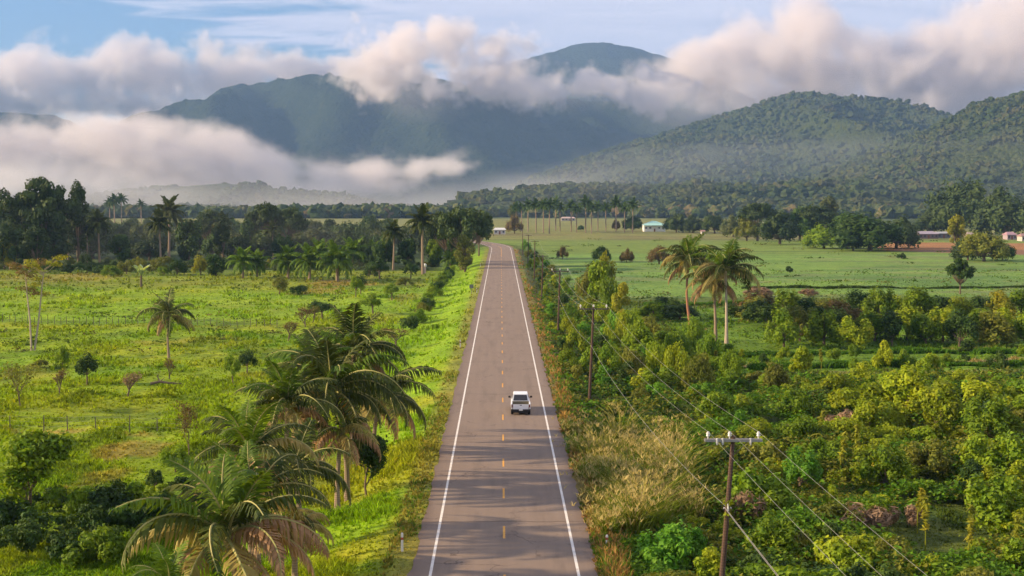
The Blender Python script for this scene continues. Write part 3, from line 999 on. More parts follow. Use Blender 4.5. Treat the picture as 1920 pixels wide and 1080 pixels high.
SH_BROAD = [shrub_proto(100 + i, 'dome', 1500, .085, 'green', .5) for i in range(5)]         # 1 m wide units, scaled when placed
SH_FINE = [shrub_proto(120 + i, 'dome', 2100, .055, 'green', .4, n=9) for i in range(4)]
SH_TALL = [shrub_proto(140 + i, 'tall', 1700, .075, 'green', .35, w=.75, h=1.9, n=12) for i in range(4)]
SH_FLAT = [shrub_proto(160 + i, 'flat', 1300, .08, 'green', .4, w=1.1, h=1.0, n=16) for i in range(3)]
SH_DEAD = [shrub_proto(180 + i, 'dome', 900, .05, 'dead', .0, n=9, aspect=6) for i in range(2)]

T_ROUND = [P_(tree_proto('round_tree', None, 'tree', 'round', 8, 3.2, 7.6, 2600, .34, 200 + i, 'deep', core=.5, trunk_r=.22)) for i in range(4)]
T_FLAT = [P_(tree_proto('umbrella_tree', None, 'tree', 'flat', 12, 7.5, 9.5, 4600, .46, 220 + i, 'forest', core=.45, trunk_r=.4, n=44)) for i in range(4)]
T_DOME = [P_(tree_proto('broad_tree', None, 'tree', 'dome', 10, 5.8, 9.2, 3400, .38, 240 + i, 'forest', core=.55, trunk_r=.35, n=24)) for i in range(4)]
T_TALL = [P_(tree_proto('tall_tree', None, 'tree', 'tall', 20, 6.2, 18, 4200, .52, 260 + i, 'forest', core=.35, trunk_r=.5, n=22)) for i in range(3)]
T_SMALL = [P_(tree_proto('small_tree', None, 'tree', 'dome', 5, 2.4, 4.7, 2000, .20, 280 + i, 'green', core=.45, trunk_r=.13, n=13)) for i in range(5)]
T_LEAFY = [P_(bare_proto('leafy_tree', 6, 340, 'deep', MBK, 4200, .21, .8, tr=.14, nb=5, upb=.5))]
T_LOLLI = [P_(tree_proto('small_tree', None, 'tree', 'dome', 5, 2.2, 3.4, 1700, .2, 350 + i, 'green', core=.4, trunk_r=.13, n=12, lean=.25)) for i in range(3)]
T_BARE = [P_(bare_proto('scrubby_tree', 4, 300 + i, 'rust', MBK, 420, .13, .75, lean=.1 * i)) for i in range(4)]
T_THIN = [P_(bare_proto('sapling', 5, 320 + i, 'olive', MBK, 700, .13, .5, tr=.08)) for i in range(2)]

PM_MID = []
for i in range(3):
    root = link('palm_tree', None)
    mb = MB(); mb.tube([(0, 0, -.6), (.1, 0, 2), (.25, .1, 5), (.2, .1, 8.2)], [.3, .22, .18, .2], 7); mb.build('trunk', MPT, root)
    o = link('crown', palm_crown_mesh('crown', 400 + i, 3.4, ['palm'], (4, 8, 10, 8), 1.0), root); o.location = (.2, .1, 8.1)
    root['H'] = 10.6; root['Wd'] = 3; PM_MID.append(P_(root))
PM_LOW = []
for i in range(2):
    root = link('palm_tree', None)
    mb = MB(); mb.tube([(0, 0, -.4), (.1, 0, 1.5), (.1, .1, 3.4)], [.3, .25, .28], 7); mb.build('trunk', MPT, root)
    o = link('crown', palm_crown_mesh('crown', 420 + i, 4.2, ['palmyoung'], (5, 8, 9, 6), 1.15, 18, .30), root); o.location = (.1, .1, 3.2)
    root['H'] = 6.8; root['Wd'] = 3; PM_LOW.append(P_(root))
PM_ROYAL = []
for i in range(3):
    root = link('royal_palm', None)
    mb = MB(); mb.tube([(0, 0, -.5), (0, 0, 6), (.1, 0, 12), (.1, 0, 17)], [.34, .42, .32, .26], 7); mb.build('trunk', MPT, root)
    o = link('crown', palm_crown_mesh('crown', 440 + i, 5.6, ['deep'], (3, 6, 10, 9), .9, 12, .62), root); o.location = (.1, 0, 17)
    root['H'] = 20.0; root['Wd'] = 3; PM_ROYAL.append(P_(root))

# ------------------------------------------------------------------ placing plants from the photo
R1 = random.Random(5)


def put(proto, px, by, ty=None, h=None, label=None, cat='tree', group=None, mat=None, rz=None, w=None, name=None):
    """plant whose foot is seen at (px, by) and whose top is seen at row ty; w = half width in photo pixels"""
    p = proto if not isinstance(proto, list) else R1.choice(proto)
    g = G(px, by)
    if h is None: h = (by - ty) / ppm(g)
    s = h / p['H']
    sq = 1.0 if w is None else (w / ppm(g)) / (p['Wd'] * s)
    o = copy_thing(p, g, R1.uniform(0, 6.28) if rz is None else rz, s, label, cat, group, mat, sq)
    if name: o.name = name
    return o


# --- coconut palms left of the road, single fronds
mix_g = {'up': 'palmyoung', 'high': ['palm', 'palm', 'palmyoung'], 'mid': ['palm', 'palm', 'palmgold'], 'low': ['palm', 'palmgold', 'palmdry'], 'hang': ['palmdry', 'palmgold']}
mix_b = {'up': 'palmyoung', 'high': ['palm', 'palmyoung'], 'mid': ['palm', 'palmgold', 'palmdry'], 'low': ['palmgold', 'palmdry', 'palmdry'], 'hang': ['palmdry']}
mix_d = {'up': 'palm', 'high': ['palm', 'palm', 'palmyoung'], 'mid': 'palm', 'low': ['palm', 'palm', 'palmgold'], 'hang': ['palm', 'palmdry']}
mix_y = {k_: 'palmyoung' for k_ in ('up', 'high', 'mid', 'low', 'hang')}
GP = 'coconut palms beside the road embankment'
for hx, hy, Y, bx, size, mats, n, lab in (
        (425, 1010, 63, 440, 1.08, mix_b, (3, 5, 7, 6, 2), 'large coconut palm with browning drooping fronds, lowest big crown of the clump'),
        (475, 935, 69, 472, .80, mix_g, (2, 5, 3, 1, 0), 'coconut palm with pale curved midribs rising behind the lowest big crown'),
        (468, 850, 76, 480, .80, mix_g, (3, 5, 5, 3, 1), 'coconut palm with a dark upright spear leaf, on the meadow side of the clump'),
        (550, 880, 80, 560, .80, mix_d, (1, 3, 5, 5, 1), 'coconut palm with dark overhanging fronds in the middle of the clump'),
        (528, 975, 72, 527, .60, mix_b, (0, 1, 5, 6, 4), 'short coconut palm with mostly dry brown fronds on a thin pale trunk'),
        (556, 985, 71.5, 552, .50, mix_b, (0, 1, 4, 5, 4), 'thin trunked coconut palm with a ragged brown crown next to the short dry one'),
        (540, 765, 88, 550, .78, mix_g, (4, 7, 6, 4, 1), 'young looking coconut palm with green spear leaves beside the tallest crown'),
        (624, 735, 94, 651, 1.10, mix_d, (3, 6, 9, 8, 2), 'tallest coconut palm of the clump, wide crown on a clear slender trunk'),
        (640, 812, 90.5, 632, .66, mix_b, (1, 2, 5, 6, 3), 'smaller coconut palm with drooping brown tipped fronds under the tallest crown'),
        (664, 664, 112, 664, 1.0, mix_d, (3, 6, 8, 7, 1), 'dark coconut palm standing behind the tallest one, farthest of the clump'),
        (710, 742, 104, 700, .95, mix_d, (1, 4, 7, 8, 3), 'dark coconut palm leaning its fronds over the roadside embankment'),
        (590, 690, 106, 595, .72, mix_g, (3, 5, 5, 2, 0), 'slim coconut palm showing between the tallest crown and the meadow'),
        (318, 1108, 58, 318, .50, mix_y, (4, 4, 2, 0, 0), 'young bright green palm at the bottom edge with stiff upright leaves')):
    heart = at(hx, hy, Y)
    b = at(bx, 900, Y); b.z = float(terrain(b.x, b.y))
    if heart.z < b.z + 1.2: heart.z = b.z + 1.2
    coconut_palm(b, heart, size, lab, mats, int(hx + hy), n, GP)
# --- lone palms
for bx, by, hx, hy, size, mats, n, lab, bk in (
        (317, 672, 317, 592, .86, mix_d, (2, 5, 7, 6, 2), 'lone coconut palm with a drooping crown in the open left meadow', None),
        (1295, 612, 1292, 492, 1.22, mix_g, (3, 6, 8, 6, 2), 'coconut palm with a reddish trunk, the one of the three nearest the road', MRB),
        (1342, 640, 1338, 530, 1.0, mix_b, (1, 4, 6, 6, 3), 'shorter coconut palm with yellowing fronds between the two taller ones', None),
        (1362, 645, 1360, 508, 1.22, mix_g, (3, 6, 8, 6, 1), 'coconut palm with a pale straight trunk, outermost of the three', MBP)):
    b = G(bx, by)
    heart = at(hx, hy, b.y)
    coconut_palm(b, heart, size, lab, mats, int(hx + hy), n, 'three coconut palms in the field' if bx > 900 else None, bk, .15 if bx < 900 else .2)

# --- palms farther off, one crown mesh each
for px, by, ty, lab, proto in (
        (301, 499, 400, 'thin trunked palm, lower crowned of the pair at the far meadow edge', PM_MID), (317, 492, 376, 'tall palm with a star shaped crown, higher of the pair at the meadow edge', PM_MID),
        (793, 514, 388, 'tall palm with a thick pale trunk and ragged crown near the road bend', PM_MID), (737, 507, 416, 'palm with a short yellowish trunk left of the ragged tall palm', PM_MID),
        (866, 506, 396, 'palm growing against the big dark tree at the road bend', PM_MID), (187, 494, 402, 'palm with a broad dark crown at the edge of the tall dark wood', PM_MID),
        (163, 493, 420, 'slender palm in the shade of the tall dark wood', PM_MID), (128, 492, 424, 'palm with a bare pale trunk in the tall dark wood', PM_MID), (146, 492, 430, 'lowest of the slender palms in the tall dark wood', PM_MID),
        (512, 486, 418, 'palm rising in front of the spreading tree by the low feather palms', PM_MID), (420, 482, 402, 'palm with a narrow drooping crown among the dark trees', PM_MID), (176, 455, 400, 'distant palm top above the wood edge', PM_MID),
        (455, 522, 462, 'low feather palm, first of the row at the meadow edge', PM_LOW), (482, 520, 468, 'low feather palm, second of the row at the meadow edge', PM_LOW), (540, 523, 458, 'low feather palm with arching fronds in the middle of the row', PM_LOW),
        (580, 526, 456, 'widest low feather palm at the meadow edge', PM_LOW), (632, 528, 452, 'low feather palm nearest the citrus like round trees', PM_LOW), (660, 505, 445, 'feather palm standing back behind the row', PM_LOW),
        (600, 505, 448, 'bushy feather palm half hidden behind the row', PM_LOW), (700, 495, 450, 'green feather palm under the dark tree line', PM_LOW),
        (845, 508, 468, 'stubby feather palm in front of the big dark tree at the bend', PM_LOW),
        (215, 425, 370, 'hazy palm beyond the wood, first of three', PM_ROYAL), (228, 424, 368, 'hazy palm beyond the wood, tallest of three', PM_ROYAL), (206, 424, 376, 'hazy palm beyond the wood, lowest of three', PM_ROYAL), (265, 418, 378, 'single hazy palm below the pale hillside field', PM_ROYAL)):
    put(proto, px, by, ty, label=lab, cat='palm tree', group='palms along the far edge of the left meadow')

for i, (px, ty) in enumerate(((968, 378), (978, 372), (990, 374), (1005, 369), (1019, 372), (1030, 368), (1042, 371), (1050, 375), (1071, 373), (1081, 376), (1098, 370), (1109, 374), (1121, 377), (1136, 374), (1155, 371), (1171, 376), (1186, 372))):
    od = ('first', 'second', 'third', 'fourth', 'fifth', 'sixth', 'seventh', 'eighth', 'ninth', 'tenth', 'eleventh', 'twelfth', 'thirteenth', 'fourteenth', 'fifteenth', 'sixteenth', 'last')[i]
    put(PM_ROYAL, px, 433 + (i * 7) % 6, ty + (5, 9, 3, 7)[i % 4], label='royal palm on a tall thin trunk, %s from the road in the distant row' % od, cat='palm tree', group='row of royal palms across the far field')

# --- single trees and bushes of the left meadow
for proto, px, by, ty, w, mat, lab, cat in (
        (T_LEAFY, 58, 985, 822, 80, 'green', 'leafy dark tree with visible forking branches at the left edge', 'tree'),
        (T_THIN, 355, 860, 768, 30, 'rust', 'upright sapling with thin reddish leaves behind the palms', 'tree'),
        (T_SMALL, 330, 885, 832, 30, 'green', 'small olive bush below the reddish sapling', 'shrub'),
        (T_SMALL, 290, 915, 878, 20, 'deep', 'small dark round bush at the edge of the bare soil patch', 'shrub'),
        (T_LEAFY, 688, 930, 818, 46, 'deep', 'dense dark green shrub beside the trunk of the tallest palm', 'shrub'),
        (T_THIN, 40, 765, 690, 42, 'olive', 'sparse spreading tree with greyish foliage near the left edge', 'tree'),
        (T_BARE, 112, 740, 694, 16, 'rust', 'stunted tree with reddish twigs in the left meadow', 'tree'),
        (T_LOLLI, 163, 722, 668, 24, 'deep', 'small round crowned tree on a thin dark trunk in the left meadow', 'tree'),
        (T_BARE, 240, 747, 700, 22, 'dead', 'leaning bare tree with a haze of dry twigs', 'tree'),
        (T_BARE, 317, 712, 672, 14, 'rust', 'knotty stump like tree at the foot of the lone palm', 'tree'),
        (T_LOLLI, 437, 720, 665, 18, 'green', 'small green tree, paler of the touching pair in the meadow', 'tree'),
        (T_LOLLI, 464, 702, 656, 20, 'deep', 'small dark tree, darker of the touching pair in the meadow', 'tree'),
        (T_BARE, 541, 640, 602, 18, 'rust', 'forked stub tree with reddish twigs above the palms', 'tree'),
        (T_BARE, 573, 614, 575, 18, 'rust', 'crooked tree with brown foliage left of the dark leaning bush', 'tree'),
        (T_LOLLI, 605, 598, 560, 30, 'deep', 'dark windswept bush beside the crooked brown tree', 'shrub'),
        (T_BARE, 585, 606, 572, 14, 'olive', 'twisted low tree under the dark windswept bush', 'tree'),
        (T_SMALL, 117, 690, 648, 15, 'green', 'tiny green bush below the two bare trunks', 'shrub'),
        (T_SMALL, 75, 690, 672, 16, 'olive', 'low olive scrub left of the tiny green bush', 'shrub'),
        (T_SMALL, 525, 552, 520, 30, 'olive', 'olive brown bush at the far side of the bright meadow', 'shrub'),
        (T_SMALL, 560, 553, 532, 22, 'deep', 'low dark bush beside the olive brown bush', 'shrub'),
        (T_SMALL, 376, 516, 480, 20, 'yellow', 'yellow green bush standing out against the dark wood edge', 'shrub'),
        (T_ROUND, 405, 517, 478, 24, 'deep', 'dark rounded bush right beside the yellow green bush', 'shrub'),
        (T_SMALL, 332, 515, 485, 22, 'deep', 'dark green bush at the foot of the palm pair', 'shrub'),
        (T_SMALL, 308, 516, 496, 16, 'green', 'small green bush between the palm pair and the pale plant', 'shrub'),
        (T_SMALL, 208, 518, 498, 22, 'green', 'low green bush at the dark wood edge', 'shrub'),
        (T_SMALL, 238, 514, 486, 18, 'olive', 'taller olive bush at the dark wood edge', 'shrub'),
        (T_SMALL, 165, 512, 494, 20, 'deep', 'low dark bush under the slender palms', 'shrub'),
        (T_SMALL, 8, 505, 450, 26, 'yellow', 'yellowish tree cut by the left edge above the bright meadow', 'tree'),
        (T_LOLLI, 712, 523, 486, 22, 'deep', 'round orchard like tree with a clipped dark crown', 'tree'),
        (T_LOLLI, 770, 523, 490, 18, 'deep', 'round orchard like tree nearest the tall ragged palm', 'tree'),
        (T_SMALL, 692, 520, 490, 20, 'deep', 'dark round bush touching the clipped orchard like tree', 'tree'),
        (T_LOLLI, 667, 556, 518, 16, 'green', 'small green bush left of the hedge line, beside the dark one', 'shrub'),
        (T_LOLLI, 677, 552, 516, 14, 'deep', 'small upright dark bush in the rough pasture', 'shrub'),
        (T_LOLLI, 735, 562, 532, 17, 'green', 'small mushroom shaped tree in the rough pasture', 'tree'),
        (T_LOLLI, 700, 588, 552, 26, 'green', 'broad olive green bush in the rough pasture above the palms', 'shrub'),
        (T_SMALL, 760, 536, 520, 18, 'olive', 'low olive bush between the mushroom shaped tree and the hedge', 'shrub'),
        (T_BARE, 742, 655, 612, 24, 'rust', 'brown twiggy bush on the embankment above the far palms', 'shrub'),
        (T_SMALL, 716, 665, 640, 20, 'olive', 'olive bush on the embankment behind the farthest palm', 'shrub'),
        (T_SMALL, 800, 700, 683, 8, 'green', 'tiny weed bush on the grassy embankment', 'shrub')):
    put(proto, px, by, ty, label=lab, cat=cat, mat=mat, w=w)
# hedge line running with the road
HD = [(640 + 0, 0)]
for i, (px, by, ty, w, mat) in enumerate(((768, 620, 588, 22, 'deep'), (782, 606, 574, 20, 'deep'), (790, 590, 564, 20, 'olive'), (800, 578, 552, 18, 'deep'), (808, 566, 540, 18, 'deep'), (814, 556, 532, 17, 'green'), (822, 546, 522, 16, 'deep'),
                                          (829, 537, 512, 15, 'deep'), (836, 528, 504, 14, 'green'), (842, 521, 497, 13, 'deep'), (847, 515, 492, 12, 'deep'))):
    put(SH_BROAD + SH_FINE, px, by, ty, mat={'deep': 'green'}.get(mat, mat) if i % 3 else 'deep', w=w * 1.1, cat='shrub', group='hedge bushes on the embankment below the road', name='hedge_bush',
        label='dark hedge bush on the left embankment, %s in line from the near end' % ('first', 'second', 'third', 'fourth', 'fifth', 'sixth', 'seventh', 'eighth', 'ninth', 'tenth', 'last')[i])

# --- two thin bare trees
for bx, by, tx, ty, sd, mt, lab in ((59, 657, 47, 492, 1, 'rust', 'tall thin pale tree with a flat twiggy crown, paler of the crossing pair'), (64, 657, 84, 484, 2, 'yellow', 'tall thin tree leaning away from its pale twin with a yellowish crown')):
    b = G(bx, by); tp = at(tx, ty + 12, b.y) - b
    root = link('thin_tree', None, None, b); tag(root, lab, 'tree', 'two thin bare trees in the meadow')
    mb = MB(); r = random.Random(sd)
    mb.tube([(0, 0, -.3), tp * .35 + Vector((.12, 0, 0)), tp * .7, tp * .92], [.16, .12, .09, .07], 6)
    tips = []
    for i in range(11):
        a = r.uniform(0, 6.28); st = tp * r.uniform(.84, .95) if i < 8 else tp * r.uniform(.6, .8)
        L = r.uniform(1.2, 2.9) if i < 8 else .9
        e = st + Vector((math.cos(a) * L, math.sin(a) * L, L * .75))
        mb.tube([st, (st + e) / 2 + Vector((0, 0, -.12)), e], [.05, .035, .02], 4, False)
        tips.append((e.x, e.y, e.z, 1.0, 1.0, .34))
    mb.build('trunk', MBP, root)
    link('crown', crown_mesh('crown', tips, 900, .19, sd, mt, 0, .6, .5), root)

# --- pale banana plant
b = G(265, 541); root = link('banana_plant', None, None, b); tag(root, 'pale banana plant standing alone at the far meadow edge', 'plant')
mb = MB(); mb.tube([(0, 0, -.3), (0, 0, 3.4)], [.34, .24], 7); mb.build('stem', MBK, root)
mb = MB()
for i in range(9):
    a = i * 2.4; p = Vector((0, 0, 2.9)); d = Vector((math.cos(a) * .35, math.sin(a) * .35, 1)).normalized(); sdv = Vector((-math.sin(a), math.cos(a), 0)); prev = None
    for j in range(6):
        wv = .62 * math.sin(.35 + j / 5 * 2.6); cur = (p - sdv * wv, p + sdv * wv)
        if prev: mb.add([prev[0], prev[1], cur[1], cur[0]], [(0, 1, 2, 3)])
        prev = cur; p = p + d * .78; d = (d + Vector((math.cos(a) * .18, math.sin(a) * .14, -.14))).normalized()
mb.build('leaves', ML['pale'], root)

# --- the wooded left edge and the trees by the bend
GW = 'trees of the wood beyond the left meadow'
for proto, px, by, ty, w, mat, lab in (
        (T_TALL, 14, 500, 362, 42, 'forest', 'tall dark tree cut by the left edge of the wood'), (T_FLAT, 84, 498, 343, 60, 'forest', 'tallest tree of the dark wood, layered open crown'),
        (T_TALL, 48, 494, 385, 34, 'forest', 'dark tree filling the gap before the layered tallest tree'), (T_TALL, 148, 494, 352, 30, 'forest', 'tall dark tree with a narrow lumpy crown beside the layered tree'),
        (T_TALL, 100, 498, 400, 40, 'forest', 'shaded dense tree under the layered tallest tree'), (T_DOME, 125, 480, 408, 40, 'forest', 'dark rounded tree behind the slender palms'), (T_DOME, 20, 505, 420, 40, 'forest', 'low dark tree at the foot of the wood by the left edge'),
        (T_TALL, 70, 505, 430, 36, 'forest', 'undergrowth tree in deep shade behind the two thin trunks'),
        (T_FLAT, 395, 480, 390, 34, 'forest', 'spreading tree with a flat top behind the dark trees'), (T_ROUND, 355, 488, 414, 32, 'deep', 'dark rounded tree with its crown down to the ground beside the palm pair'),
        (T_TALL, 418, 492, 408, 25, 'forest', 'drooping grey green tree in the middle of the wood'), (T_ROUND, 470, 484, 414, 26, 'deep', 'very dark round tree beside the drooping grey green one'),
        (T_FLAT, 497, 482, 378, 38, 'forest', 'tall tree with a flat spreading top above the low feather palms'), (T_FLAT, 545, 478, 390, 36, 'forest', 'spreading tree reaching out beside the flat topped tall one'),
        (T_ROUND, 530, 492, 430, 24, 'deep', 'dark tree trunked in shade under the flat topped tall one'),
        (T_DOME, 280, 488, 440, 30, 'forest', 'grey green tree left of the palm pair'), (T_DOME, 250, 482, 432, 30, 'forest', 'dull green tree over the low wall of scrub'), (T_ROUND, 225, 492, 442, 26, 'deep', 'dark shadowy tree at the right end of the tall dark wood'),
        (T_DOME, 345, 465, 425, 30, 'forestpale', 'paler tree seen past the palm pair'), (T_ROUND, 440, 486, 446, 22, 'forest', 'small dark tree under the drooping grey green one'),
        (T_FLAT, 872, 506, 382, 54, 'forest', 'big spreading tree overhanging the road bend'), (T_FLAT, 838, 500, 388, 40, 'forest', 'tree with layered foliage on the meadow side of the big bend tree'),
        (T_FLAT, 898, 480, 396, 26, 'deep', 'dark outstretched tree on the road side of the big bend tree'),
        (T_TALL, 872, 510, 440, 26, 'olive', 'bushy brown green tree with bare stems right at the road bend'), (T_TALL, 850, 505, 448, 20, 'deep', 'dark undergrowth tree beside the stubby feather palm'),
        (T_DOME, 700, 455, 403, 48, 'forest', 'wide grey green tree far left of the tall ragged palm'), (T_DOME, 735, 460, 408, 30, 'forest', 'lumpy grey green tree behind the yellow trunked palm'),
        (T_DOME, 650, 465, 418, 44, 'forest', 'wide low tree in the middle distance of the wood'), (T_DOME, 600, 470, 425, 40, 'forestpale', 'pale scrubby tree above the low feather palms'),
        (T_ROUND, 720, 500, 440, 26, 'deep', 'dark tree between the yellow trunked palm and the orchard'), (T_ROUND, 765, 500, 448, 24, 'deep', 'dark tree under the tall ragged palm'), (T_DOME, 675, 495, 438, 30, 'forest', 'dull green tree behind the clipped orchard like tree'),
        (T_ROUND, 815, 500, 450, 20, 'green', 'green tree between the tall ragged palm and the bend'),
        (T_DOME, 965, 438, 404, 18, 'rust', 'brownish tree beside the small white house'), (T_TALL, 962, 430, 378, 12, 'forestpale', 'pale spindly tree rising over the brownish one')):
    put(proto, px, by, ty, label=lab, mat=mat, w=w, group=GW if px < 700 else None)
k_ = 0
for i in range(150):                                     # the wood's own mass, behind and between the named trees
    px = R1.uniform(-30, 830); by = R1.choice((440, 446, 452, 460, 468, 476, 484)) + R1.uniform(-3, 3)
    if px > 560 and by < 446: continue
    hgt = R1.uniform(7, 12) if px > 180 else R1.uniform(11, 18)
    put(R1.choice((T_DOME, T_ROUND, T_DOME)), px, by, h=hgt, w=hgt * .55 * (by - 377) / 20.6, cat='tree', group='lower trees filling the left wood',
        label='%s %s tree of the crowded left wood, %s' % ('tall' if hgt > 13 else 'low' if hgt < 9.5 else 'middling', {'forest': 'grey green', 'forestpale': 'pale', 'deep': 'very dark'}[(lastm := R1.choice(('forest', 'forest', 'forestpale', 'deep')))],
        'by the left edge' if px < 90 else 'behind the slender palms' if px < 230 else 'round the palm pair' if px < 380 else 'behind the low feather palms' if px < 640 else 'behind the orchard like trees'), name='wood_tree', mat=lastm)

k_ = 0
for i in range(64):
    px = (i * 13.3 + R1.uniform(-5, 5)) - 10; by = R1.uniform(500, 514) - (4 if px > 640 else 0)
    if px > 835: continue
    w = R1.uniform(10, 21)
    pr = R1.choice(SH_BROAD + SH_FINE + SH_FLAT); mt = R1.choice(('forest', 'deep', 'deep', 'olive', 'forestpale'))
    put(pr, px, by, h=w * R1.uniform(1.0, 1.6) / ppm(G(px, by)), w=w, mat=mt, cat='shrub', name='wood_edge_shrub', group='scrub along the foot of the left wood',
        label='%s %s scrub bush below the left wood, %s' % ({'forest': 'grey green', 'deep': 'dark', 'olive': 'olive', 'forestpale': 'pale'}[mt], 'wide' if w > 17 else 'small' if w < 13 else 'rounded', 'by the left edge' if px < 110 else 'under the slender palms' if px < 230 else 'round the palm pair' if px < 400 else 'among the low feather palms' if px < 660 else 'near the orchard like trees'))
# --- right middle distance
GR = 'broad trees in a belt across the right fields'
for proto, px, by, ty, w, mat, lab in (
        (T_DOME, 1186, 433, 405, 22, 'deep', 'dark rounded tree beside the teal roofed house'), (T_DOME, 1155, 433, 412, 9, 'rust', 'small brownish bush left of the rounded tree by the house'), (T_DOME, 1089, 432, 422, 7, 'deep', 'tiny dark bush alone below the royal palms'),
        (T_DOME, 1268, 436, 400, 26, 'forest', 'wooded clump right of the teal roofed house'), (T_DOME, 1300, 437, 402, 28, 'forest', 'grey green tree behind the tiny white hut'), (T_DOME, 1340, 438, 400, 26, 'forest', 'dull green tree right of the tiny white hut'),
        (T_DOME, 1375, 444, 402, 26, 'forestpale', 'paler tree before the start of the broad umbrella trees'), (T_FLAT, 1420, 452, 380, 40, 'forest', 'umbrella tree with a high flat crown at the field edge'),
        (T_DOME, 1400, 452, 408, 26, 'olive', 'olive tree under the high flat crowned tree'), (T_DOME, 1462, 458, 396, 42, 'forest', 'broad tree with a light green patch of crown'), (T_DOME, 1500, 452, 388, 38, 'deep', 'dark broad tree behind the light green patched one'),
        (T_FLAT, 1530, 452, 384, 40, 'forest', 'umbrella tree standing back in the belt'), (T_DOME, 1545, 466, 420, 40, 'green', 'low brighter green tree in front of the dark belt'),
        (T_DOME, 1632, 470, 398, 72, 'deep', 'very wide dark umbrella tree, biggest of the belt'), (T_DOME, 1590, 466, 402, 50, 'deep', 'wide dark umbrella tree merging into the biggest one'), (T_DOME, 1680, 466, 406, 44, 'forest', 'umbrella tree beside the orange soil field'),
        (T_DOME, 1600, 470, 436, 30, 'deep', 'low dark tree under the biggest umbrella tree'), (T_DOME, 1690, 495 - 10, 474, 9, 'deep', 'tiny dark bush alone in the pale green field'),
        (T_DOME, 1845, 490, 436, 48, 'olive', 'bushy tree mass standing before the reddish soil field'), (T_DOME, 1815, 488, 446, 30, 'forest', 'shaggy tree left of the bushy mass before the reddish field'), (T_DOME, 1880, 488, 452, 22, 'deep', 'dark tree at the end of the bushy mass before the reddish field'),
        (T_TALL, 1795, 470, 408, 22, 'yellow', 'spindly yellowish tree above the bushy mass'), (T_DOME, 1800, 440, 336, 64, 'forest', 'huge hazy tree rising like a hill behind the farm sheds'), (T_DOME, 1885, 446, 352, 58, 'forest', 'huge hazy tree near the right edge behind the sheds'),
        (T_DOME, 1745, 438, 392, 38, 'forest', 'hazy tree left of the huge hill like one'), (T_DOME, 1930, 444, 370, 50, 'forestpale', 'pale hazy tree cut by the right edge'), (T_TALL, 1555, 440, 372, 26, 'forestpale', 'pale tall tree behind the umbrella trees'),
        (T_DOME, 1128, 492, 461, 20, 'deep', 'round bush in the pale field, first of the row from the road'), (T_DOME, 1175, 492, 465, 15, 'rust', 'round brownish bush in the pale field, second of the row'), (T_DOME, 1236, 495, 462, 24, 'rust', 'widest round bush in the pale field, third of the row'),
        (T_DOME, 1055, 486, 462, 12, 'rust', 'small brown bush where the pale field meets the roadside scrub'), (T_SMALL, 1420, 556, 538, 34, 'dead', 'dry brown bush at the near edge of the pale field'), (T_SMALL, 1515, 556, 540, 20, 'dead', 'smaller dry brown bush at the near edge of the pale field'),
        (T_ROUND, 1480, 512, 500, 8, 'deep', 'tiny dark scrub dot inside the pale field')):
    put(proto, px, by, ty, label=lab, mat=mat, w=w, group=GR if 1380 < px < 1700 and by < 480 else None, cat='bush' if 'bush' in lab else 'tree')
# lone tree in the field
o = put(T_FLAT, 1800, 552, 488, label='lone thin tree with a small umbrella crown in the right field', mat='deep', w=26, group=None)
# belt of small trees beyond the terraces
rows = ((1470, 650, 575, 'green'), (1500, 640, 568, 'olive'), (1545, 648, 578, 'green'), (1578, 636, 570, 'deep'), (1600, 655, 590, 'lime'), (1640, 640, 576, 'green'), (1672, 650, 588, 'deep'), (1700, 638, 572, 'lime'), (1735, 648, 580, 'green'), (1768, 640, 570, 'lime'),
        (1800, 650, 582, 'deep'), (1832, 640, 576, 'green'), (1862, 648, 585, 'olive'), (1895, 640, 576, 'lime'), (1925, 650, 580, 'green'), (1440, 612, 550, 'deep'), (1475, 606, 545, 'green'), (1510, 612, 555, 'deep'), (1545, 604, 552, 'olive'), (1580, 610, 555, 'rust'),
        (1612, 602, 545, 'deep'), (1650, 606, 537, 'green'), (1685, 600, 548, 'lime'), (1722, 606, 540, 'green'), (1760, 600, 545, 'deep'), (1800, 606, 556, 'lime'), (1840, 600, 552, 'deep'), (1878, 606, 548, 'yellow'), (1915, 600, 550, 'green'), (1395, 602, 560, 'deep'), (1420, 585, 548, 'rust'),
        (1250, 590, 556, 'deep'), (1225, 600, 562, 'green'), (1275, 600, 565, 'deep'), (1410, 600, 556, 'olive'))
tone = {'green': 'mid green', 'olive': 'olive', 'deep': 'dark green', 'lime': 'bright yellow green', 'rust': 'brownish', 'yellow': 'yellow crowned'}
cnt = {}
for px, by, ty, mat in sorted(rows):
    rowi = 'front' if by > 625 else 'back'
    cnt[(rowi, mat)] = cnt.get((rowi, mat), 0) + 1
    od = ('first', 'second', 'third', 'fourth', 'fifth', 'sixth', 'seventh', 'eighth', 'ninth')[cnt[(rowi, mat)] - 1]
    put(T_SMALL, px, by, ty + R1.uniform(-4, 4), mat=mat, w=R1.uniform(34, 46), cat='tree', group='small trees in the belt beyond the terraces', name='belt_tree',
        label='%s small tree, %s such from the road in the belt\'s %s row' % (tone[mat], od, rowi))

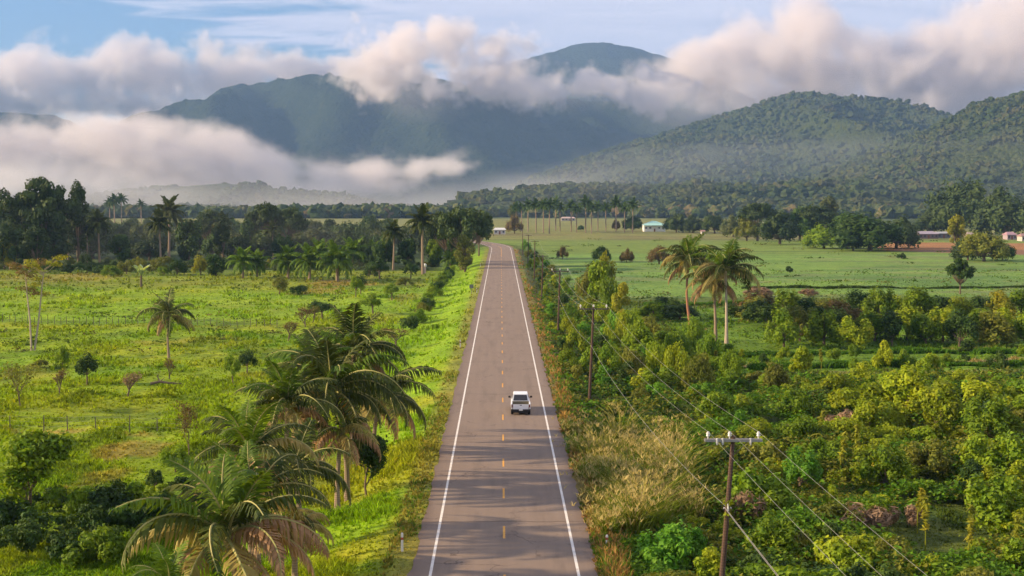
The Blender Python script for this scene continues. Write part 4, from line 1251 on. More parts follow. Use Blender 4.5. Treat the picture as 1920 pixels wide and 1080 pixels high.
# --- hedgerow scrub along the right verge farther off and the tall cane clump
sc = ((985, 470, 10), (992, 482, 10), (1002, 492, 11), (1012, 500, 12), (996, 505, 9), (1024, 512, 13), (1010, 520, 11), (1036, 522, 12), (1018, 538, 12), (1042, 540, 14), (1022, 556, 12), (1064, 552, 16), (1030, 574, 12), (1056, 580, 16), (1090, 560, 16), (1034, 596, 14), (1070, 604, 18),
      (1100, 598, 20), (1040, 622, 14), (1064, 636, 20), (1094, 634, 22), (1130, 620, 22), (1048, 655, 16), (1078, 668, 22), (1124, 660, 22), (1150, 640, 24), (1062, 695, 20), (1110, 700, 24), (1150, 690, 24), (1180, 665, 24), (1080, 726, 20), (1130, 730, 24), (1175, 722, 24), (1210, 700, 24), (1215, 740, 26), (1255, 735, 26), (1250, 700, 26), (1300, 720, 26), (1290, 690, 22), (1345, 705, 22),
      (1385, 690, 14), (1430, 680, 12), (1470, 676, 14), (1500, 684, 16), (1560, 678, 16), (1605, 672, 14), (1660, 690, 22), (1700, 690, 18), (1770, 684, 16), (1812, 680, 18), (1870, 690, 20), (1915, 684, 16), (1600, 695, 12), (1745, 700, 22), (1505, 668, 12), (1300, 622, 10), (1368, 668, 14), (1390, 672, 10))
ODN = ('first', 'second', 'third', 'fourth', 'fifth', 'sixth', 'seventh', 'eighth', 'ninth', 'tenth', 'eleventh', 'twelfth', 'thirteenth', 'fourteenth', 'fifteenth', 'last')
cnz = {}
for i, (px, by, w) in enumerate(sorted(sc)):
    mat = R1.choice(('green', 'vine', 'green', 'lime', 'olive', 'lime', 'deep')) if px < 1240 else R1.choice(('green', 'deep', 'green', 'lime'))
    proto = R1.choice(SH_BROAD + SH_FINE + SH_TALL)
    zone = ('beside the distant stretch of the road, beyond the far poles' if by < 540 else 'between the road and the second nearest pole' if px < 1107 else 'in the scrub behind the second nearest pole' if px < 1300 else 'on the grassy terraces below the tree belt')
    cnz[(mat, zone)] = cnz.get((mat, zone), -1) + 1
    put(proto, px, by, h=w * R1.uniform(1.5, 2.3) / ppm(G(px, by)), mat=mat, w=w * 1.15, cat='shrub', group='roadside scrub ' + zone.split(',')[0], label='%s shrub %s, %s from the road' % ({'vine': 'vivid green', **tone}[mat], zone.split(',')[0], ODN[min(15, cnz[(mat, zone)])]), name='roadside_shrub')
for i, (px, by, ty, w, mat) in enumerate(((1118, 600, 478, 26, 'green'), (1142, 606, 488, 24, 'green'), (1165, 612, 520, 18, 'yellow'), (1100, 590, 500, 20, 'olive'), (1180, 640, 556, 26, 'green'), (1215, 650, 590, 26, 'olive'), (1135, 560, 470, 18, 'yellow'), (1200, 690, 610, 26, 'green'), (1240, 668, 612, 24, 'green'))):
    put(SH_FINE + SH_TALL, px, by, ty + 6, mat=mat, w=w * 1.45, cat='bamboo', name='bamboo_clump', group='tall feathery cane clumps beyond the poles', label=('tall soft green cane clump beyond the poles, highest of the group', 'tall soft green cane clump right of the highest one', 'golden stemmed cane clump at the field side', 'olive cane clump on the road side of the highest one',
        'lower green cane clump behind the second nearest pole', 'low olive cane clump toward the three palms', 'yellow topped cane clump farthest off', 'near green cane clump below the golden one', 'spreading green cane clump nearest the three palms')[i])

# --- the thicket right of the road, shrub by shrub
pts = []
tries = 0
while tries < 9000 and len(pts) < 245:
    tries += 1
    y = R1.uniform(62, 152); x = R1.uniform(8.0, y * .385 + 4)
    d = Vector((x, y, -1.4)) - CAM; v = CR.transposed() @ d
    px = CXP + FPX * v.x / -v.z; by = CYP - FPX * v.y / -v.z
    if px < 1060 + max(0, (by - 900)) * .25: continue
    if 1040 < px < 1330 and 755 < by < 1000 and px < 1390 - (by - 760) * .15: continue       # reeds stand there
    if ((px - 1780) / 130) ** 2 + ((by - 1010) / 55) ** 2 < 1: continue                       # grassy opening
    if abs(px - 1365) < 16 and by > 1080 and y < 68: continue
    s = .75 + 1.5 * fbm(np.array([x / 6]), np.array([y / 7]), 77, 2)[0] + R1.uniform(-.4, .4) + (1.1 if R1.random() < .07 else 0)
    if fbm(np.array([x / 9]), np.array([y / 12]), 78, 2)[0] < .33: continue
    if px < 1400: s *= .82
    if any((x - q[0]) ** 2 + (y - q[1]) ** 2 < (.62 * (s + q[2])) ** 2 for q in pts): continue
    pts.append((x, y, s, px, by))
for x, y, s, px, by in sorted(pts, key=lambda q: q[1]):
    lim = math.exp(-((px - 1700) / 190) ** 2 - ((by - 830) / 110) ** 2)
    vin = math.exp(-((px - 1290) / 90) ** 2 - ((by - 1090) / 80) ** 2)
    u_ = R1.random()
    if u_ < lim * 1.0: mat = 'lime'
    elif u_ < lim + vin * .9: mat = 'vine'
    else: mat = R1.choice(('green', 'green', 'olive', 'deep', 'green', 'lime', 'olive', 'green', 'lime')) if px > 1400 else R1.choice(('green', 'lime', 'green', 'vine', 'olive', 'lime', 'deep'))
    proto = R1.choice(SH_BROAD + SH_BROAD + SH_FINE + SH_TALL + SH_FLAT)
    o = copy_thing(proto, (x, y, float(terrain(x, y)) - .1), R1.uniform(0, 6.28), s * R1.uniform(.95, 1.35) * (1.0 if proto['H'] < 1.5 else .75), None, 'shrub', 'shrubs of the thicket right of the road', mat, R1.uniform(.95, 1.25))
    zx = 'at the road side' if x < 15 else 'under the wires' if x < 24 else 'in the middle' if x < 36 else 'at the far side'
    zy = 'lowest rows' if by > 1080 else 'near the bottom' if by > 1000 else 'level with the pole' if by > 900 else 'level with the reeds' if by > 810 else 'behind the reeds' if by > 740 else 'below the terraces'
    o['label'] = '%s %s %sshrub %s of the thicket, %s' % ({'lime': 'yellow green', 'green': 'green', 'deep': 'dark', 'olive': 'olive', 'vine': 'vivid'}[mat], 'broad' if proto in SH_BROAD else 'fine' if proto in SH_FINE else 'upright' if proto in SH_TALL else 'flat', 'big ' if s > 1.75 else 'small ' if s < 1.4 else '', zx, zy)
    o.name = 'thicket_shrub'
BG = ((1700, 775, 56, 'lime', 'large bright yellow green bush, highest lit crown in the middle of the thicket'), (1630, 812, 50, 'lime', 'bright bush touching the highest lit crown on its road side'), (1765, 800, 54, 'lime', 'bright bush touching the highest lit crown on its far side'),
      (1850, 822, 56, 'green', 'large green bush toward the right edge below the terraces'), (1905, 900, 60, 'green', 'large leafy bush at the right edge level with the nearest pole'), (1868, 985, 66, 'green', 'large green bush at the right edge above the grassy opening'), (1500, 772, 40, 'green', 'rounded green bush behind the nearest pole, left of the bright crowns'),
      (1455, 730, 36, 'olive', 'olive bush between the three palms and the round dead bush'), (1560, 738, 38, 'lime', 'small bright bush just above the round dead bush'), (1340, 775, 40, 'green', 'green bush at the far corner of the golden reeds'), (1660, 905, 50, 'green', 'full green bush above the dead pinkish brush'), (1500, 900, 46, 'vine', 'vivid green bush right of the nearest pole'),
      (1450, 1050, 60, 'green', 'large green bush between the nearest pole and the bottom edge'), (1250, 1060, 62, 'vine', 'large vivid green bush left of the nearest pole at the bottom'), (1600, 1075, 56, 'lime', 'bright bush under the lower wires at the bottom edge'), (1740, 880, 44, 'olive', 'olive bush in the outer thicket above the grassy opening'))
for px, by, w, mat, lab in BG:
    put(T_SMALL, px, by + 18, h=w * 1.75 / ppm(G(px, by)), w=w, mat=mat, label=lab, cat='bush', name='large_bush')
for i, (px, by, w) in enumerate(((1160, 655, 30), (1195, 672, 32), (1230, 655, 30), (1262, 690, 34), (1225, 706, 34), (1300, 668, 30), (1185, 712, 30), (1330, 700, 32), (1270, 725, 34), (1140, 705, 28), (1310, 742, 34), (1370, 728, 30))):
    put(SH_FINE, px, by, h=w * R1.uniform(1.9, 2.6) / ppm(G(px, by)), w=w, mat=('lime', 'green', 'olive', 'green')[i % 4], cat='bush', name='feathery_bush', group='tall feathery bushes behind the second power pole',
        label='tall feathery %s bush behind the second power pole, %s from the road' % (('yellow green', 'soft green', 'olive', 'soft green')[i % 4], ('second', 'third', 'fifth', 'seventh', 'sixth', 'ninth', 'fourth', 'eleventh', 'eighth', 'first', 'tenth', 'farthest')[i]))
for px, by, w, h, lab in ((1590, 790, 46, 2.6, 'round dead bush with grey brown twigs in the middle of the thicket'), (1620, 985, 70, 2.2, 'wide dead pinkish brown bush beside the grassy opening'), (1405, 960, 36, 2.4, 'dry twiggy bush right beside the nearest pole'), (1700, 960, 40, 1.6, 'low dead brush at the edge of the grassy opening')):
    put(SH_DEAD, px, by + 25, h=h, w=w, label=lab, cat='shrub', name='dead_bush')
# dark leafy shrubs at the lower left
LL = ((15, 1000, 60), (70, 1020, 55), (120, 985, 60), (165, 1010, 55), (205, 980, 60), (250, 965, 50), (230, 1020, 60), (275, 1000, 55), (180, 1055, 60), (130, 1045, 45), (30, 1045, 50), (290, 945, 40), (320, 975, 46), (95, 955, 40), (150, 950, 36), (340, 930, 34), (215, 940, 36), (30, 960, 40))
for i, (px, by, w) in enumerate(LL):
    put(R1.choice(SH_BROAD + SH_FLAT), px, by + 8, h=w * 1.25 / ppm(G(px, by)), w=w, mat=('deep', 'deep', 'green')[i % 3], cat='shrub', name='meadow_shrub', group='dark shrubs in the lower left corner',
        label='%s %s shrub in the dark lower left clump, %s from the picture edge' % (('low', 'squat', 'full', 'spreading', 'bushy', 'broad')[i % 6], ('dark green', 'shadowy', 'mid green')[i % 3], (ODN[:15] + ('sixteenth', 'seventeenth', 'last'))[sorted(LL).index((px, by, w))]))
# upright yellow flower stalks
for i, (px, by, h) in enumerate(((1575, 905, 2.6), (1610, 880, 2.2), (1535, 830, 1.6), (1640, 915, 1.8), (1735, 1045, 2.4), (1815, 1075, 2.6), (1720, 1000, 1.6), (1905, 1085, 2.4), (1540, 700, 1.7), (1310, 690, 1.8), (1340, 700, 1.5), (1170, 565, 2.0))):
    g = G(px, by); root = link('flowering_cane', None, None, g)
    tag(root, ('orange yellow cane stalk in the middle of the thicket, the lower of two', 'orange yellow cane stalk in the middle of the thicket, the upper of two', 'thin cane stalk level with the nearest pole top', 'short cane stalk behind the dead pinkish brush', 'yellow cane stalk in front of the grassy opening', 'leaning yellow cane stalk at the far side of the grassy opening', 'yellow cane stalk at the dead brush by the grassy opening', 'yellow cane stalk in the bottom right corner',
        'cane stalk at the foot of the grassy terraces', 'cane stalk below the three palms, nearer the road', 'cane stalk below the three palms, farther from the road', 'golden cane stalk against the pale field')[i], 'plant', 'yellow cane stalks rising from the thicket')
    mb = MB(); r = random.Random(i); ln = Vector((r.uniform(-.3, .5), r.uniform(-.2, .2), h)); h0 = Vector((0, 0, 1.2))
    mb.tube([(0, 0, 0), h0, h0 + ln], [.05, .04, .015], 5, False); mb.build('stem', ML['yellow'], root)
    link('leaves', crown_mesh('leaves', [tuple(h0 + ln * q) + (.22, .22, .3) for q in (.3, .5, .7, .9)], 90, .14, i, 'yellow', 0, .8, .5, 3.5, .1), root)

# ------------------------------------------------------------------ ground cover nobody could count
def pix_points(n, box, seed):
    """ground points spread evenly over a region of the view, so that cover thins out with distance"""
    r = np.random.default_rng(seed)
    px = r.uniform(box[0], box[2], n); py = r.uniform(box[1], box[3], n)
    m = np.array(CR)
    d = np.stack([(px - CXP) / FPX, -(py - CYP) / FPX, -np.ones(n)], 1) @ m.T
    z = np.full(n, -1.3)
    for i in range(4):
        t = (z - CAM.z) / d[:, 2]
        x = CAM.x + d[:, 0] * t; y = CAM.y + d[:, 1] * t
        z = terrain(x, y)
    return x, y, z, px, py


def blades(x, y, z, h, w, k, seed, lean=.5, col=None, bend=.5, tipw=0.0):
    r = np.random.default_rng(seed); n = len(x)
    X = np.repeat(x, k); Y = np.repeat(y, k); Z = np.repeat(z, k); H = np.repeat(h, k) * r.uniform(.55, 1.15, n * k); Wd = np.repeat(w, k)
    a = r.uniform(0, 6.283, n * k); b = r.uniform(0, 6.283, n * k)
    ox = np.cos(a) * H * .35; oy = np.sin(a) * H * .35
    lx = np.cos(a) * H * lean * r.uniform(.3, 1, n * k); ly = np.sin(a) * H * lean * r.uniform(.3, 1, n * k)
    tx = np.cos(b) * Wd * .5; ty = np.sin(b) * Wd * .5
    B = np.stack([X + ox * .4, Y + oy * .4, Z - .05], 1); T_ = np.stack([tx, ty, tx * 0], 1)
    M = B + np.stack([lx * .35, ly * .35, H * .6], 1); E = B + np.stack([lx, ly, H * (1 - bend * .2)], 1)
    v = np.stack([B - T_, B + T_, M + T_ * .8, M - T_ * .8, E], 1).reshape(-1, 3)
    q = np.arange(n * k)[:, None] * 5
    c = None if col is None else np.repeat(np.repeat(col, k, 0) * r.uniform(.75, 1.3, (n * k, 1)), 5, 0)
    return v, q + np.array([[0, 1, 2, 3]]), q + np.array([[3, 2, 4]]), c


mT, t = mat_new('grass_blades')
vc = t.n('ShaderNodeAttribute', attribute_name='tint').outputs['Color']
d = t.n('ShaderNodeBsdfPrincipled', {'Base Color': vc, 'Roughness': 0.8, 'Specular IOR Level': 0.1})
tr = t.n('ShaderNodeBsdfTranslucent', {'Color': t.v('MULTIPLY', vc, (1.15, 1.1, .6))})
t.n('ShaderNodeOutputMaterial', {'Surface': t.n('ShaderNodeMixShader', {0: .35, 1: d.outputs[0], 2: tr.outputs[0]}).outputs[0]})


def cover(name, v, q4, t3, c):
    o = link(name, np_mesh(name, v, [q4, t3], [mT], attr={'tint': c})); tag(o, kind='stuff'); return o


# grass tufts
x, y, z, px, py = pix_points(120000, (-40, 505, 1960, 1120), 71)
d = road_dist(x, y)
keep = (np.abs(d) > 5.0) & ((d < 0) | (d < 12) | (y > 158) | ((((px - 1780) / 150) ** 2 + ((py - 1010) / 68) ** 2) < 1))
clump = fbm(x / 5, y / 8, 90, 3)
keep &= rng.random(len(x)) < .5 + .8 * sstep(.42, .6, clump)
x, y, z, d, clump = x[keep], y[keep], z[keep], d[keep], clump[keep]
dist = np.hypot(x, y)
h = (.10 + .22 * sstep(.4, .7, clump)) * (1 + dist / 260) * np.where((x > 15) & (y > 285), .45, 1) * np.where(np.abs(d) < 8, .8, 1) * rng.uniform(.5, 1.5, len(x))
h = np.where((np.abs(d) > 6.5) & (d < 0) & (d > -12) & (y < 130), h * 1.6, h)
col = field_color(x, y) * rng.uniform(.6, 1.5, (len(x), 1))
yel = rng.random(len(x)) < .06
col[yel] = col[yel] * np.array([1.4, 1.15, 1.1])
v, a4, a3, c = blades(x, y, z, h, .03 + .00055 * dist, 5, 72, .7, col)
cover('grass', v, a4, a3, c)

# leafy undergrowth under the thicket and along the right verge
x, y, z, px, py = pix_points(30000, (1010, 500, 1960, 1200), 73)
d = road_dist(x, y)
keep = (d > 6.2) & (y < np.where(x > 26, 158, 172)) & ~((((px - 1780) / 140) ** 2 + ((py - 1010) / 60) ** 2) < 1)
keep |= (d > 6.0) & (d < 15) & (y >= 172) & (y < 480)
x, y, z = x[keep], y[keep], z[keep]
tall = .25 + 1.5 * sstep(.35, .7, fbm(x / 3.5, y / 3.5, 91, 3)) * sstep(6, 10, road_dist(x, y))
P = []; N = []
r = np.random.default_rng(74)
k = 9
X = np.repeat(x, k) + r.normal(size=len(x) * k) * .35; Y = np.repeat(y, k) + r.normal(size=len(x) * k) * .35
Zt = np.repeat(z, k) + np.repeat(tall, k) * r.uniform(.35, 1.0, len(x) * k)
N = np.stack([r.normal(size=len(X)) * .6, r.normal(size=len(X)) * .6, np.ones(len(X))], 1); N /= np.linalg.norm(N, axis=1, keepdims=True)
v, f = leaf_quads(np.stack([X, Y, Zt], 1), N, .12 + .0009 * np.hypot(X, Y), r, 1.7)
pal = np.array([(.08, .16, .012), (.14, .22, .016), (.045, .095, .010), (.18, .19, .025), (.10, .21, .014)])
ci = (fbm(x / 6, y / 6, 92, 3) * 7.5 + r.uniform(-.8, .8, len(x))).astype(int) % 5
c = np.repeat(np.repeat(pal[ci], k, 0) * r.uniform(.7, 1.3, (len(X), 1)), 4, 0)
o = link('undergrowth', np_mesh('undergrowth', v, f, [mT], attr={'tint': c})); tag(o, kind='stuff')

# weeds dotted over the pale field and rough clumps in the meadow
r = np.random.default_rng(140)
n = 420; Yw = 1 / r.uniform(1 / 800, 1 / 180, n); Xw = np.where(r.random(n) < .6, 14 + 0 * Yw + Yw * .38 * r.random(n), -16 - Yw * .38 * r.random(n))
kk = (np.abs(Xw) > 15) & ~((Xw > 0) & (Yw < 200)); Xw, Yw = Xw[kk], Yw[kk]
sz = r.uniform(.3, 1.0, len(Xw)) * (1 + Yw / 900)
k = 22
Xl = np.repeat(Xw, k) + r.normal(size=len(Xw) * k) * np.repeat(sz, k) * 1.3; Yl = np.repeat(Yw, k) + r.normal(size=len(Xw) * k) * np.repeat(sz, k) * .8
Zl = terrain(Xl, Yl) + r.random(len(Xl)) * np.repeat(sz, k) * .7
N = np.stack([r.normal(size=len(Xl)) * .6, r.normal(size=len(Xl)) * .6, np.ones(len(Xl))], 1); N /= np.linalg.norm(N, axis=1, keepdims=True)
v, f = leaf_quads(np.stack([Xl, Yl, Zl], 1), N, .28 + .0004 * Yl, r, 1.5)
c = np.repeat(np.repeat(np.array([(.07, .12, .012), (.10, .15, .015), (.13, .13, .03)])[r.integers(0, 3, len(Xw))], k, 0) * r.uniform(.7, 1.3, (len(Xl), 1)), 4, 0)
o = link('weeds', np_mesh('weeds', v, f, [mT], attr={'tint': c})); tag(o, kind='stuff')

# tall golden reed grass right of the road
x, y, z, px, py = pix_points(1150, (1030, 700, 1400, 1010), 75)
d = road_dist(x, y)
edge = 7.5 + 7.0 * sstep(78, 92, y) + 1.5 * (fbm(y / 4, y * 0, 5, 2) - .5)
keep = (d > 5.4) & (d < edge) & (y > 76) & (y < 121) & (fbm(x / 2.2, y / 2.2, 93, 2) > .40 + .18 * sstep(10, 15, d) + .2 * sstep(110, 121, y))
x, y, z = x[keep], y[keep], z[keep]
hh = (.9 + 1.7 * sstep(5.4, 8.5, road_dist(x, y))) * r.uniform(.55, 1.1, len(x)) * (.55 + .9 * fbm(x / 2, y / 2, 96, 2))
gr = np.where((r.random(len(x)) < .62)[:, None], np.array([(.15, .20, .018)]), np.array([(.30, .275, .055)]))
v1, q1, t1, c1 = blades(x, y, z, hh, np.full(len(x), .085), 34, 76, 1.15, gr)
# feathery plumes: many short hairs near the tops
s_ = 8
X = np.repeat(x, s_) + r.normal(size=len(x) * s_) * .7; Y = np.repeat(y, s_) + r.normal(size=len(x) * s_) * .7; Z = np.repeat(z + hh, s_) * 1 + r.uniform(-.8, .1, len(x) * s_)
v2, q2, t2, c2 = blades(X, Y, Z, np.full(len(X), .38), np.full(len(X), .05), 4, 77, 1.5, np.tile(np.array([(.48, .38, .15)]), (len(X), 1)), 1.0)
n1_ = len(v1)
cover('reed_grass', np.concatenate([v1, v2]), np.concatenate([q1, q2 + n1_]), np.concatenate([t1, t2 + n1_]), np.concatenate([c1, c2]))

# dry orange grass strip along the right edge of the road, golden grass along the left one
x, y, z, px, py = pix_points(26000, (560, 470, 1180, 1120), 78)
d = road_dist(x, y)
band = fbm(x / 2.5, y / 9, 94, 3)
kr = (d > 4.75) & (d < 7.6) & (band > .40); kl = (d < -4.75) & (d > -6.4) & (band > .44)
keep = kr | kl
x, y, z, d = x[keep], y[keep], z[keep], d[keep]
dist = np.hypot(x, y)
col = np.where((d > 0)[:, None], np.array([(.33, .19, .060)]), np.array([(.25, .215, .040)])) * r.uniform(.6, 1.3, (len(x), 1))
gsel = r.random(len(x)) < .38; col[gsel] = (.11, .19, .016)
hh = np.where(d > 0, .62, .36) * r.uniform(.5, 1.3, len(x)) * (1 - .5 * (np.abs(d) < 5.3))
v, a4, a3, c = blades(x, y, z, hh, .03 + .0005 * dist, 6, 79, .7, col)
cover('verge_grass', v, a4, a3, c)

# grassy banks between the terraces on the right
vs4 = []
for by, xa, xb, sd in ((666, 1380, 1960, 1), (692, 1400, 1960, 2), (543, 1390, 1980, 3), (574, 1210, 1420, 4)):
    ga = G(xa, by); gb = G(xb, by)
    n = 1500; tt = r.random(n)
    X = ga.x + (gb.x - ga.x) * tt; Y = ga.y + (fbm(X / 25, X * 0, sd, 2) - .5) * 6 + (X - ga.x) * .03 + r.normal(size=n) * .5
    vs4.append((X, Y, (.9 if by > 560 else .7) * (.4 + 1.0 * fbm(X / 5, X * 0, sd + 4, 2)), np.full(n, sd)))
X, Y, Hh, Sd = [np.concatenate([q[i] for q in vs4]) for i in range(4)]
v, a4, a3, c = blades(X, Y, terrain(X, Y), Hh, np.full(len(X), .22), 7, 80, .7, np.where((Sd == 3)[:, None], np.array([(.05, .085, .015)]), np.array([(.075, .165, .014)])))
cover('bank_grass', v, a4, a3, c)


# far woodland and the forest on the hills: rounded crowns, merged
def crowns_cloud(name, X, Y, Z, Rr, seed, mats, idx, squash=.85):
    iv, f_ = ico(); r = np.random.default_rng(seed); n = len(X)
    a = r.uniform(0, 6.283, n); ca, sa = np.cos(a)[:, None], np.sin(a)[:, None]
    nz = 1 + .24 * r.normal(size=(n, len(iv)))
    bx = iv[None, :, 0] * nz; by = iv[None, :, 1] * nz; bz = iv[None, :, 2] * nz * squash
    R_ = Rr[:, None]
    v = np.stack([(bx * ca - by * sa) * R_ + X[:, None], (bx * sa + by * ca) * R_ + Y[:, None], bz * R_ + Z[:, None]], -1).reshape(-1, 3)
    f = (f_[None] + (np.arange(n) * len(iv))[:, None, None]).reshape(-1, 3)
    o = link(name, np_mesh(name, v, f, mats, np.repeat(idx, len(f_)))); tag(o, kind='stuff'); return o


FM = [forest_mat('wood_crowns_a', (0.030, 0.055, 0.014), (0.060, 0.080, 0.022), (0.046, 0.062, 0.018), .05, .5), forest_mat('wood_crowns_b', (0.075, 0.090, 0.026), (0.060, 0.085, 0.022), (0.100, 0.098, 0.034), .05, .5),
      forest_mat('wood_crowns_c', (0.140, 0.095, 0.040), (0.110, 0.085, 0.040), (0.085, 0.085, 0.030), .05, .5)]
FH = [forest_mat('hill_crowns_a', (0.026, 0.046, 0.013), (0.044, 0.060, 0.018), (0.034, 0.048, 0.015), .02, .5), forest_mat('hill_crowns_b', (0.044, 0.062, 0.018), (0.040, 0.058, 0.016), (0.062, 0.068, 0.022), .02, .5),
      forest_mat('hill_crowns_c', (0.070, 0.068, 0.026), (0.060, 0.062, 0.024), (0.050, 0.058, 0.020), .02, .5)]
r = np.random.default_rng(88)
X = []; Y = []; Hc = []
for n, y0, y1 in ((900, 1560, 1680), (900, 1700, 1850), (900, 1900, 2100), (1000, 2150, 2400), (1100, 2450, 2800)):
    yy = r.uniform(y0, y1, n); X.append((r.random(n) - .5) * yy * .82); Y.append(yy); Hc.append(r.uniform(5, 10, n))
X, Y, Hc = map(np.concatenate, (X, Y, Hc))
kp = fbm(X / 160, Y / 120, 95, 3) > .40
kp |= Y > 2100
kp &= ~((X < -330) & (X > -560) & (Y > 1700) & (Y < 2050))
X, Y, Hc = X[kp], Y[kp], Hc[kp]
crowns_cloud('far_woodland', X, Y, terrain(X, Y) + Hc * .7, Hc, 89, FM, (r.random(len(X)) ** 2.6 * 2.99).astype(int))
r2 = np.random.default_rng(5)
for key, n, rad, nm, ymax in (('right', 9000, (3.5, 7.5), 'hill_forest', 2750), ('mid', 9000, (4.5, 10), 'hill_forest', 4350), ('low', 1500, (5, 9), 'hill_forest', 3050), ('foot', 4200, (4, 8.5), 'hill_forest', 2200)):
    hx, hy, hz_ = HILLS[key]
    i = r2.integers(2, len(hy) - 2, n * 3); j = r2.integers(2, len(hx) - 2, n * 3)
    ok = (hz_[i, j] > 0) & (hy[i] < ymax) & (fbm(hx[j] / 70, hy[i] / 70, 61, 3) > .43); i, j = i[ok][:n], j[ok][:n]
    if key == 'low':
        ok = ~((hx[j] > -700) & (hz_[i, j] > 8) & (hx[j] < -555)); i, j = i[ok], j[ok]
    Rr = rad[0] + (rad[1] - rad[0]) * r2.random(len(i)) ** 1.7 * 1.3
    crowns_cloud(nm, hx[j], hy[i], hz_[i, j] + Rr * .15, Rr, 90 + n % 7, FH, np.clip((fbm(hx[j] / 45, hy[i] / 45, 62, 3) * 4.2 - .9 + r2.uniform(-.5, .5, len(i))), 0, 2.9).astype(int))

# ------------------------------------------------------------------ power line
mWood = bark('pole_wood', (0.062, 0.038, 0.028), (0.130, 0.080, 0.056), 4.0)
mCross = plain('weathered_crossarm', (0.30, 0.28, 0.25), 0.8, .2, .2, 5)
mCrossD = plain('dark_crossarm', (0.12, 0.09, 0.07), 0.8, .2, .2, 5)
mIns = plain('porcelain', (0.52, 0.50, 0.46), 0.35, .5, .08)
mWire = plain('cable', (0.26, 0.24, 0.20), 0.5, .4, .1, 1, .3)
mWireD = plain('dark_cable', (0.06, 0.055, 0.05), 0.6, .3, .1, 1)
PTS = []
poles = [((1375, 817), 68.0, 1357, 2.5, True), ((1113, 575), None, 1107, 2.6, False), ((1050, 506), None, 1047, 2.4, False), ((1018, 478), None, 1016, 2.2, False), ((1003, 451), None, 1002, 2.0, False), ((991, 440), None, 990, 2.0, False), ((980, 428), None, 980, 1.8, False)]
names = ('nearest power pole with white insulators on a weathered double crossarm', 'second power pole from the viewer, dark trunk rising from green scrub', 'third power pole from the viewer, behind green bushes', 'fourth power pole from the viewer, partly hidden by roadside scrub',
         'fifth power pole, small beside the distant road', 'sixth power pole, small near the road bend', 'last visible power pole at the road bend')
Yp = [68.0, 138.0, 210.0, 282.0, 356.0, 432.0, 512.0]
for i, ((tx, ty), _, bx, cl_, near) in enumerate(poles):
    Y = Yp[i]; top = at(tx, ty, Y); b = Vector((at(bx, ty + 300, Y).x, Y, 0)); b = Vector((top.x + (bx - tx) * (1.35 if i == 0 else 1.25) / (FPX / Y), Y, 0)); b.z = float(terrain(b.x, Y))
    root = link('power_pole', None, None, b); tag(root, names[i], 'power pole', 'wooden power poles along the right side of the road')
    tp = top - b; mb = MB()
    mb.tube([tp * -.05, tp * .3, tp * .7, tp * 1.0], [.16, .14, .12, .10], 10); mb.build('pole', mWood, root, smooth=False)
    if i in (0, 1, 2):
        w = cl_ / 2
        u_ = tp.normalized()
        mb = MB()
        for s in ((-.13, .13) if near else (.13,)):
            mb.box(tp - Vector((0, s, .22)), (cl_ + .35, .10, .13))
        mb.build('crossarm', mCross if near else mCrossD, root, bevel=.008)
        mb = MB()
        for s in (-1, 1):
            mb.tube([tp + Vector((s * w * .55, -.16, -.26)), tp + Vector((0, -.14, -.95))], .018, 5)
        mb.build('brace', mCrossD, root)
        for s in (-w, 0 if not near else -.18, w):
            ins = link('insulator', None, root)
            mb = MB(); q = tp + Vector((s, 0, -.15)); 
            mb.tube([q, q + Vector((0, 0, .12)), q + Vector((0, 0, .14)), q + Vector((0, 0, .24)), q + Vector((0, 0, .25)), q + Vector((0, 0, .36))], [.035, .04, .10, .07, .11, .045], 10)
            me = mb.mesh('insulator', mIns); ins2 = ins; ins.data = None
            bpy.data.objects.remove(ins); link('insulator', me, root)
        if near:
            for s in (-w + .42, w - .42, -.55):
                mb = MB(); q = tp + Vector((s, -.14, -.30)); mb.tube([q + Vector((0, 0, .2)), q, q - Vector((0, 0, .14))], [.05, .07, .04], 8); mb.build('insulator', mIns, root)
            mb = MB()
            q = tp * .60; mb.tube([q + Vector((-.2, 0, 0)), q + Vector((.2, 0, 0))], .05, 6); mb.tube([q + Vector((0, -.16, .25)), q + Vector((0, -.2, -.1))], .05, 6); mb.build('cable_clamp', mIns, root)
            r_ = np.random.default_rng(4)
            link('vine', crown_mesh('vine', [tuple(tp * .63) + (.28, .28, .35), tuple(tp * .56) + (.22, .22, .3)], 130, .10, 4, 'lime', 0, .1, .9, 1.7, .2), root)
    else:
        mb = MB(); mb.box(tp - Vector((0, .13, .25)), (cl_, .10, .12)); mb.build('crossarm', mCrossD, root)
    PTS.append((b, tp, cl_ / 2))


def span(a, b, sag, rad, name, mat, label, grp):
    mb = MB(); n = 18
    mb.tube([a.lerp(b, k / n) - Vector((0, 0, 4 * sag * (k / n) * (1 - k / n))) for k in range(n + 1)], rad, 4, False)
    tag(mb.build(name, mat), label, 'cable', grp)


